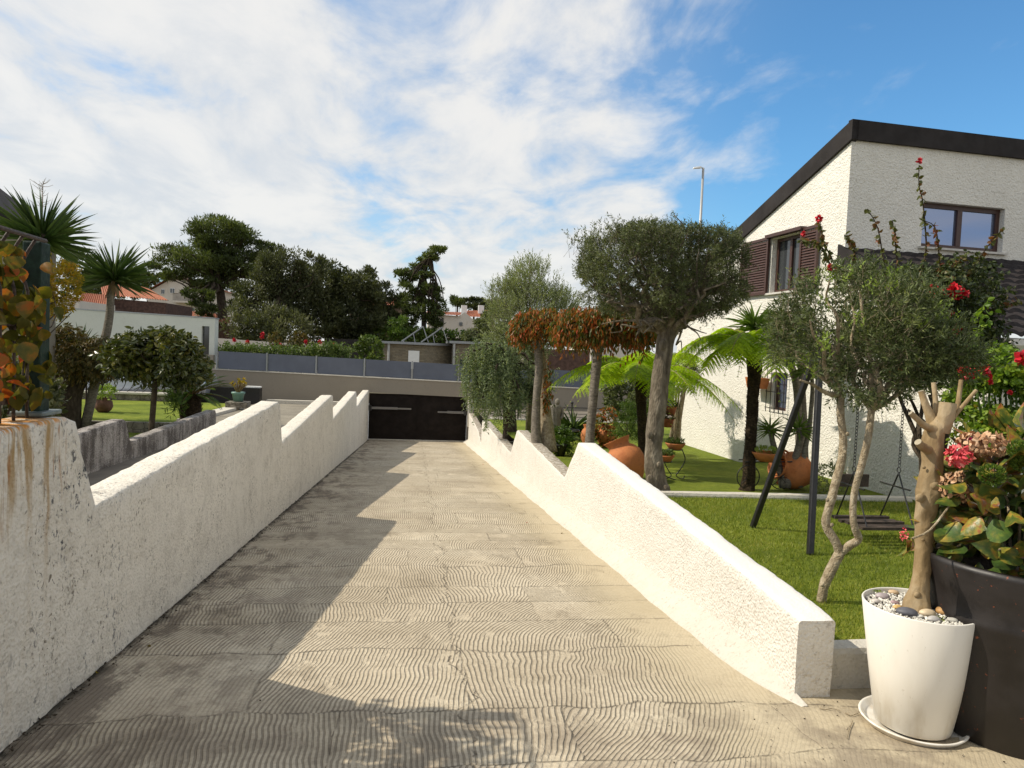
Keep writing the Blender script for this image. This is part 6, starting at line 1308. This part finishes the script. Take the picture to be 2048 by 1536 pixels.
# white house with balcony
D=88;t=thing('white_house','two storey cream house with orange roof and iron balcony behind the big pine','house',Dp(390,600,D)*np.array([1,1,0]))
m=D/FP
def hp_(x,y,o=0): p=Dp(x,y,D);return np.array([p[0],Dp(390,600,D)[1]+o,p[2]])
b=B();b.prism([hp_(300,585),hp_(352,555),hp_(460,585),hp_(460,700),hp_(300,700)],(0,9,0));b.build('walls',M['far_white'],t)
for (xa_,ya_,xb_,yb_) in((326,579,333,589),(343,577,352,587),(342,611,350,620),(378,616,389,624),(386,588,393,602)):
    a=hp_(xa_,yb_,-.05);c=hp_(xb_,ya_,-.05);b=B();b.box(((a[0]+c[0])/2,a[1],(a[2]+c[2])/2),(c[0]-a[0],.12,c[2]-a[2]));o=b.build('window',M['white_paint'],t)
    bb=B();w2=(c[0]-a[0])/2
    for i in(0,1): bb.box((a[0]+w2*(i+.5),a[1]-.07,(a[2]+c[2])/2),(w2*.78,.03,(c[2]-a[2])*.82))
    bb.build('pane',M['glass_dark'],o)
a=hp_(354,602,-1.1);c=hp_(398,602,-1.1);b=B();b.box(((a[0]+c[0])/2,a[1]+.5,a[2]-.12),(c[0]-a[0],1.2,.22));o=b.build('balcony',M['far_white'],t);b=B()
for i in range(22): x_=a[0]+(c[0]-a[0])*i/21;b.tube([(x_,a[1]-.05,a[2]),(x_,a[1]-.05,a[2]+.85)],.025,4)
b.tube([(a[0],a[1]-.05,a[2]+.85),(c[0],a[1]-.05,a[2]+.85)],.03,4);b.build('balustrade',M['rust_metal'],o)
b=B();tiled(b,hp_(296,586,-.6),hp_(353,553,-.6),hp_(353,553,9.4),hp_(296,586,9.4),20,24,.08);b.build('roof_slope',M['tile_orange'],t);b=B();tiled(b,hp_(353,553,-.6),hp_(464,588,-.6),hp_(464,588,9.4),hp_(353,553,9.4),30,24,.08);b.build('roof_slope',M['tile_orange'],t)
b=B();b.box(hp_(352,548,4),(.9,.7,1.3));b.build('chimney',M['far_white'],t)
D=62;t=thing('tiled_roof_shed','low building with weathered orange tile roof below the cream house','shed',Dp(410,640,D)*np.array([1,1,0]))
for (x0_,x1_,yt,yb,dd) in((345,400,624,634,0),(388,462,628,648,-2)):
    b=B();tiled(b,Dp(x0_,yb,D+dd),Dp(x1_,yb,D+dd),Dp(x1_-8,yt,D+dd+4),Dp(x0_+14,yt,D+dd+4),18,8,.08);b.build('roof',M['tile_orange'],t)
b=B();a=Dp(395,648,D-1.7);c=Dp(458,648,D-1.7);block(b,a[0],c[0],a[1],a[1]+4,GZ,a[2]);b.build('walls',M['brick'],t)
# houses in the gaps right of the trees
D=80;t=thing('white_shed_house','white gabled outbuilding with orange tiles and one small window beyond the hedge','house',Dp(900,640,D)*np.array([1,1,0]));y_=Dp(900,640,D)[1]
def q_(x,y,o=0): p=Dp(x,y,D);return np.array([p[0],y_+o,p[2]])
b=B();b.prism([q_(856,628),q_(918,632),q_(918,680),q_(856,680)],(0,8,0));b.prism([q_(918,632,.003),q_(930,624,.003),q_(944,636,.003),q_(944,680,.003),q_(918,680,.003)],(0,8,0));b.build('walls',M['far_white'],t)
b=B();a=q_(922,648,-.05);b.box(a,(.35,.1,.4));b.build('window',M['glass_dark'],t)
b=B();tiled(b,q_(850,630,-.4),q_(920,632,-.4),q_(930,621,6),q_(856,618,6),24,8,.08);b.build('roof',M['tile_orange'],t)
b=B()
for i in range(5): b.box(q_(880+i*1.6,645,-.05),(.06,.08,.9))
b.build('vent_grille',M['black'],t)
D=110;t=thing('orange_roof_house','far house with bright orange roof and two white chimneys right of the white outbuilding','house',Dp(955,640,D)*np.array([1,1,0]))
b=B();tiled(b,Dp(925,634,D),Dp(985,636,D),Dp(980,622,D+7),Dp(935,622,D+7),20,8,.1);b.build('roof',M['tile_orange'],t);b=B();a=Dp(930,636,D+.3);c=Dp(982,636,D+.3);block(b,a[0],c[0],a[1],a[1]+8,GZ,a[2]-.1);b.build('walls',M['far_white'],t)
for x in(928,962): b=B();b.box(Dp(x,622,D+4),(.9,.8,1.8));b.build('chimney',M['white_paint'],t)
D=66;t=thing('unfinished_house','bare tan block house half hidden behind the dark trees','house',Dp(790,640,D)*np.array([1,1,0]));a=Dp(700,600,D);c=Dp(815,600,D);b=B();block(b,a[0],c[0],a[1],a[1]+7,GZ,Dp(760,592,D)[2]);b.build('walls',M['tan_wall'],t)
for (x,y) in((800,650),(770,622),(745,650)):
    b=B();b.box(Dp(x,y,D-.03),(1.3,.12,1.6));b.build('window',M['glass_dark'],t)
b=B();tiled(b,Dp(745,612,D-3),Dp(800,612,D-3),Dp(800,600,D),Dp(745,600,D),12,5,.08);b.build('roof',M['tile_orange'],t)
t=thing('field_wall','tan rubble wall across the dry field below the tan house','wall',Dp(790,672,60)*np.array([1,1,0]));a=Dp(745,664,60);c=Dp(870,666,60);b=B();block(b,a[0],c[0],a[1],a[1]+.4,GZ,a[2]);b.build('wall_body',M['tan_wall'],t)
# ------------------------------------------------------------------ far trees
def pads(bl,c,rad,n,k,L,W,seed,flat=.42,shell=.5):
    n=int(n*1.7);k=int(k*1.9)
    # foliage in flattened clumps: k clumps, n tufts in all
    r=np.random.default_rng(seed);C_,_=crown_pts(k,c,rad,2,shell,seed=seed);pr_=np.array(rad).mean()*r.uniform(.16,.34,k)
    i=r.integers(0,k,n);q=nz(r.normal(size=(n,3)))*(r.random((n,1))**.45);P=C_[i]+q*pr_[i][:,None]*np.array([1.25,1.25,flat*1.3]);
    D=nz(q*.8+r.normal(size=(n,3))*.5+np.array([0,0,.6]));s=r.uniform(.6,1.3,n);bl.scatter(DIA[0],DIA[1],mats(D,L*s,W*s),P);return C_
def bigtree(name,label,D,trunk,lobes,mat,L,W,seed,bk='bark_dark',flat=.42,tr=.35):
    b0=Dp(*trunk[0],D);b0[2]=GZ;t=thing(name,label,'tree',b0);bw=B();bl=B();P_=[b0]+[Dp(x,y,D) for x,y in trunk[1:]];bw.tube(P_,np.linspace(tr,tr*.55,len(P_)),10,rn=.08,seed=seed,sub=3)
    for j,(x,y,rx,rz,n,o) in enumerate(lobes):
        c=Dp(x,y,D+o);m=D/FP;k=max(8,int(n/110));C_=pads(bl,c,(rx*m,rx*m*.9,rz*m),n,k,L,W,seed+j,flat)
        for q in C_[::4]: limb(bw,P_[-1-(j%2)],q,.11*tr/.35,.03,.12,5,seed+j,k=5)
    bl.build('crown',M[mat],t);bw.build('trunk',M[bk],t,True);return t
bigtree('umbrella_pine','very large spreading umbrella pine, the highest tree left of centre',62,[(440,700),(445,640),(440,580),(430,530)],[(440,470,62,32,5200,0),(400,520,78,28,4600,0),(480,530,75,30,4600,1),(352,552,28,10,700,-1),(425,566,48,16,1500,0),(530,500,26,24,900,0),(415,610,26,24,1100,-3),(380,590,12,10,250,-4)],'pine',.36,.09,100,tr=.5)
bigtree('eucalyptus_tree','dark grey green eucalyptus right of the umbrella pine',52,[(560,710),(560,650),(560,590)],[(560,545,46,46,3200,0),(520,600,45,50,3000,0),(600,590,50,50,3200,1),(500,655,45,38,2400,-1),(560,660,60,40,3200,-2),(620,545,30,36,1200,0),(480,600,26,40,1000,0)],'euca',.28,.09,130,flat=.9)
bigtree('dark_evergreen_tree','broad dark evergreen in the middle of the tree clump',56,[(660,710),(655,650),(650,600)],[(650,570,48,46,3200,0),(700,590,42,46,2600,0),(640,640,60,46,3600,-1),(700,650,45,44,2600,0),(735,610,30,52,1700,0),(600,560,26,34,900,1)],'pine_dark',.30,.12,150,flat=.8)
bigtree('spreading_tree','low dark tree with a slanting limb at the right end of the tree clump',58,[(735,700),(742,660),(760,610)],[(755,600,34,36,2000,0),(740,560,24,26,900,0),(780,640,22,26,900,0),(700,680,40,16,900,-2)],'pine_dark',.28,.11,170,flat=.7,tr=.25)
bigtree('leaning_pine','tall ragged pine leaning right with a bent tip, standing apart',58,[(848,690),(848,620),(847,560),(850,530),(862,508)],[(856,515,17,18,700,0),(876,500,17,7,380,0),(840,545,30,18,1100,0),(808,550,22,9,500,0),(830,575,36,18,1300,0),(862,580,20,16,550,0),(815,605,32,15,1100,0),(850,625,44,20,1700,0),(872,605,18,14,500,0),(815,640,20,16,600,0),(872,645,16,10,420,0)],'pine',.30,.08,190,tr=.22)
bigtree('background_pine','dark pine with reddish trunk behind the leaning yucca at the left',64,[(175,620),(180,600),(160,560)],[(160,545,42,42,2600,0),(200,570,45,40,2400,0),(245,560,35,28,1300,2),(140,600,30,30,1100,0),(265,590,26,22,700,3),(275,545,14,12,300,3)],'pine',.26,.09,210)
bigtree('distant_pine','distant wide pine treetop behind the umbrella pine at the left',95,[(300,640),(300,600)],[(285,560,32,16,900,0),(320,545,30,18,900,0)],'pine',.5,.16,230)
bigtree('distant_pine','first tiny umbrella pine on the horizon above the orange roof',160,[(913,640),(915,610)],[(916,602,17,7,500,0),(920,610,12,6,300,0)],'pine',.8,.2,240)
bigtree('distant_pine','second rounder tiny pine on the horizon above the orange roof',150,[(948,640),(948,615)],[(950,611,22,13,900,0),(978,616,16,12,500,0)],'pine_dark',.8,.3,250)
bigtree('far_broadleaf_tree','small green tree in front of the tan house',54,[(795,690),(795,665)],[(797,655,22,22,900,-2)],'rosebush',.25,.1,260,flat=.9,tr=.12)
bigtree('green_tree','green tree between the white outbuilding and the airy olive',50,[(975,690),(975,660)],[(978,650,26,22,1000,0),(1000,630,26,36,1400,0),(960,672,30,14,700,-1)],'olive',.24,.08,270,flat=.9,tr=.15)
bush('distant_scrub','mixed green scrub along the dry field edge behind the solar panels','bush',Dp(790,668,57)+np.array([0,0,0]),(4.,.8,.5),500,'hedge',.25,.12,seed=51,stem=False,gap=.35)
# red flowering bush right behind the fern gap, white wall behind the right garden
t=thing('white_building','plain white wall of a building glimpsed between the orange tree and the ferns','building',Dp(1215,720,33)*np.array([1,1,0]));a=Dp(1183,690,33);c=Dp(1290,690,33);b=B();block(b,a[0],c[0],a[1],a[1]+5,GZ,Dp(1200,672,33)[2]);b.build('walls',M['far_white'],t)
t=thing('dark_canopy','dark flat canopy beyond the panel fence right of the weeping cedar','building',Dp(1150,720,33)*np.array([1,1,0]));a=Dp(1095,712,33);c=Dp(1184,712,33);b=B();block(b,a[0],c[0],a[1],a[1]+3,GZ,Dp(1150,700,33)[2]);b.build('walls',M['brick'],t)
# fallen leaves on the driveway
r=np.random.default_rng(77)
for i,(x,y,s_,mt) in enumerate(((296,1292,.04,'brownfol'),(190,1345,.03,'yellow'),(170,1352,.03,'brownfol'),(967,929,.05,'red'),(1126,1067,.04,'brownfol'),(1054,1046,.04,'red'),(569,1083,.03,'brownfol'))):
    rr_=ray(x,y);tt=(0-H)/(rr_[2]+RS*rr_[1]);p=C0+rr_*tt+np.array([0,0,.006]);b=B();b.scatter(DROOP[0],DROOP[1],mats(np.array([[r.normal(),r.normal(),0]]),s_,s_*.5,n=np.array([[0,0,1.]])),p[None])
    lab=['dead brown leaf on the shaded driveway near the left wall','yellow leaf against the foot of the left driveway wall','brown leaf beside the yellow leaf at the foot of the left wall','tiny red petal far down the driveway by the right wall','small brown leaf at the foot of the right wall, halfway down','tiny red leaf in the middle right of the sunny driveway','dark leaf scrap on the shaded driveway halfway down'][i]
    tag(b.build('fallen_leaf',M[mt],loc=p),lab,'leaf')

r=np.random.default_rng(99);n=900;y=2.4+r.random(n)**1.5*20;x=-1.735+np.abs(r.normal(size=n))*.035
b=B();b.scatter(LEAF[0],LEAF[1],mats(nz(np.stack([r.normal(size=n),r.normal(size=n),r.normal(size=n)*.3],-1)),r.uniform(.008,.028,n),r.uniform(.005,.014,n)),np.stack([x,y,-RS*y+.008],-1))
tag(b.build('leaf_litter',M['bark_dark'],loc=(-1.7,8,-.6)),'line of dark crumbs and leaf litter along the foot of the left driveway wall','litter',kind='stuff')
n=420;x=r.uniform(1.2,3.2,n);y=r.uniform(2.5,3.6,n);k=(r.random(n)<.5);x[k]=r.uniform(-1.6,1.9,k.sum());y[k]=2.6+r.random(k.sum())*9
b=B();b.scatter(LEAF[0],LEAF[1],mats(nz(np.stack([r.normal(size=n),r.normal(size=n),r.normal(size=n)*.15],-1)),r.uniform(.004,.016,n),r.uniform(.003,.008,n)),np.stack([x,y,-RS*y+.006],-1))
tag(b.build('grit',M['bark_dark'],loc=(1,4,-.3)),'scattered dark grit and crumbs on the driveway concrete','litter',kind='stuff')
for i,(pts,lab) in enumerate((([(1638,1418),(1650,1422),(1664,1420),(1680,1424)],'thin bare twig lying on the concrete by the end of the right wall'),([(1690,1428),(1702,1434),(1716,1430),(1726,1436)],'pale curled twig lying against the white planter saucer'),([(1705,1445),(1698,1462),(1694,1480)],'short dark twig lying in front of the white planter'))):
    P=[]
    for a,c in pts: rr_=ray(a,c);tt=(0-H)/(rr_[2]+RS*rr_[1]);P.append(C0+rr_*tt+np.array([0,0,.008]))
    b=B();b.tube(P,[.003,.0025,.002,.0015][:len(P)],5,sub=3);tag(b.build('twig',M['bark_pale']),lab,'twig')
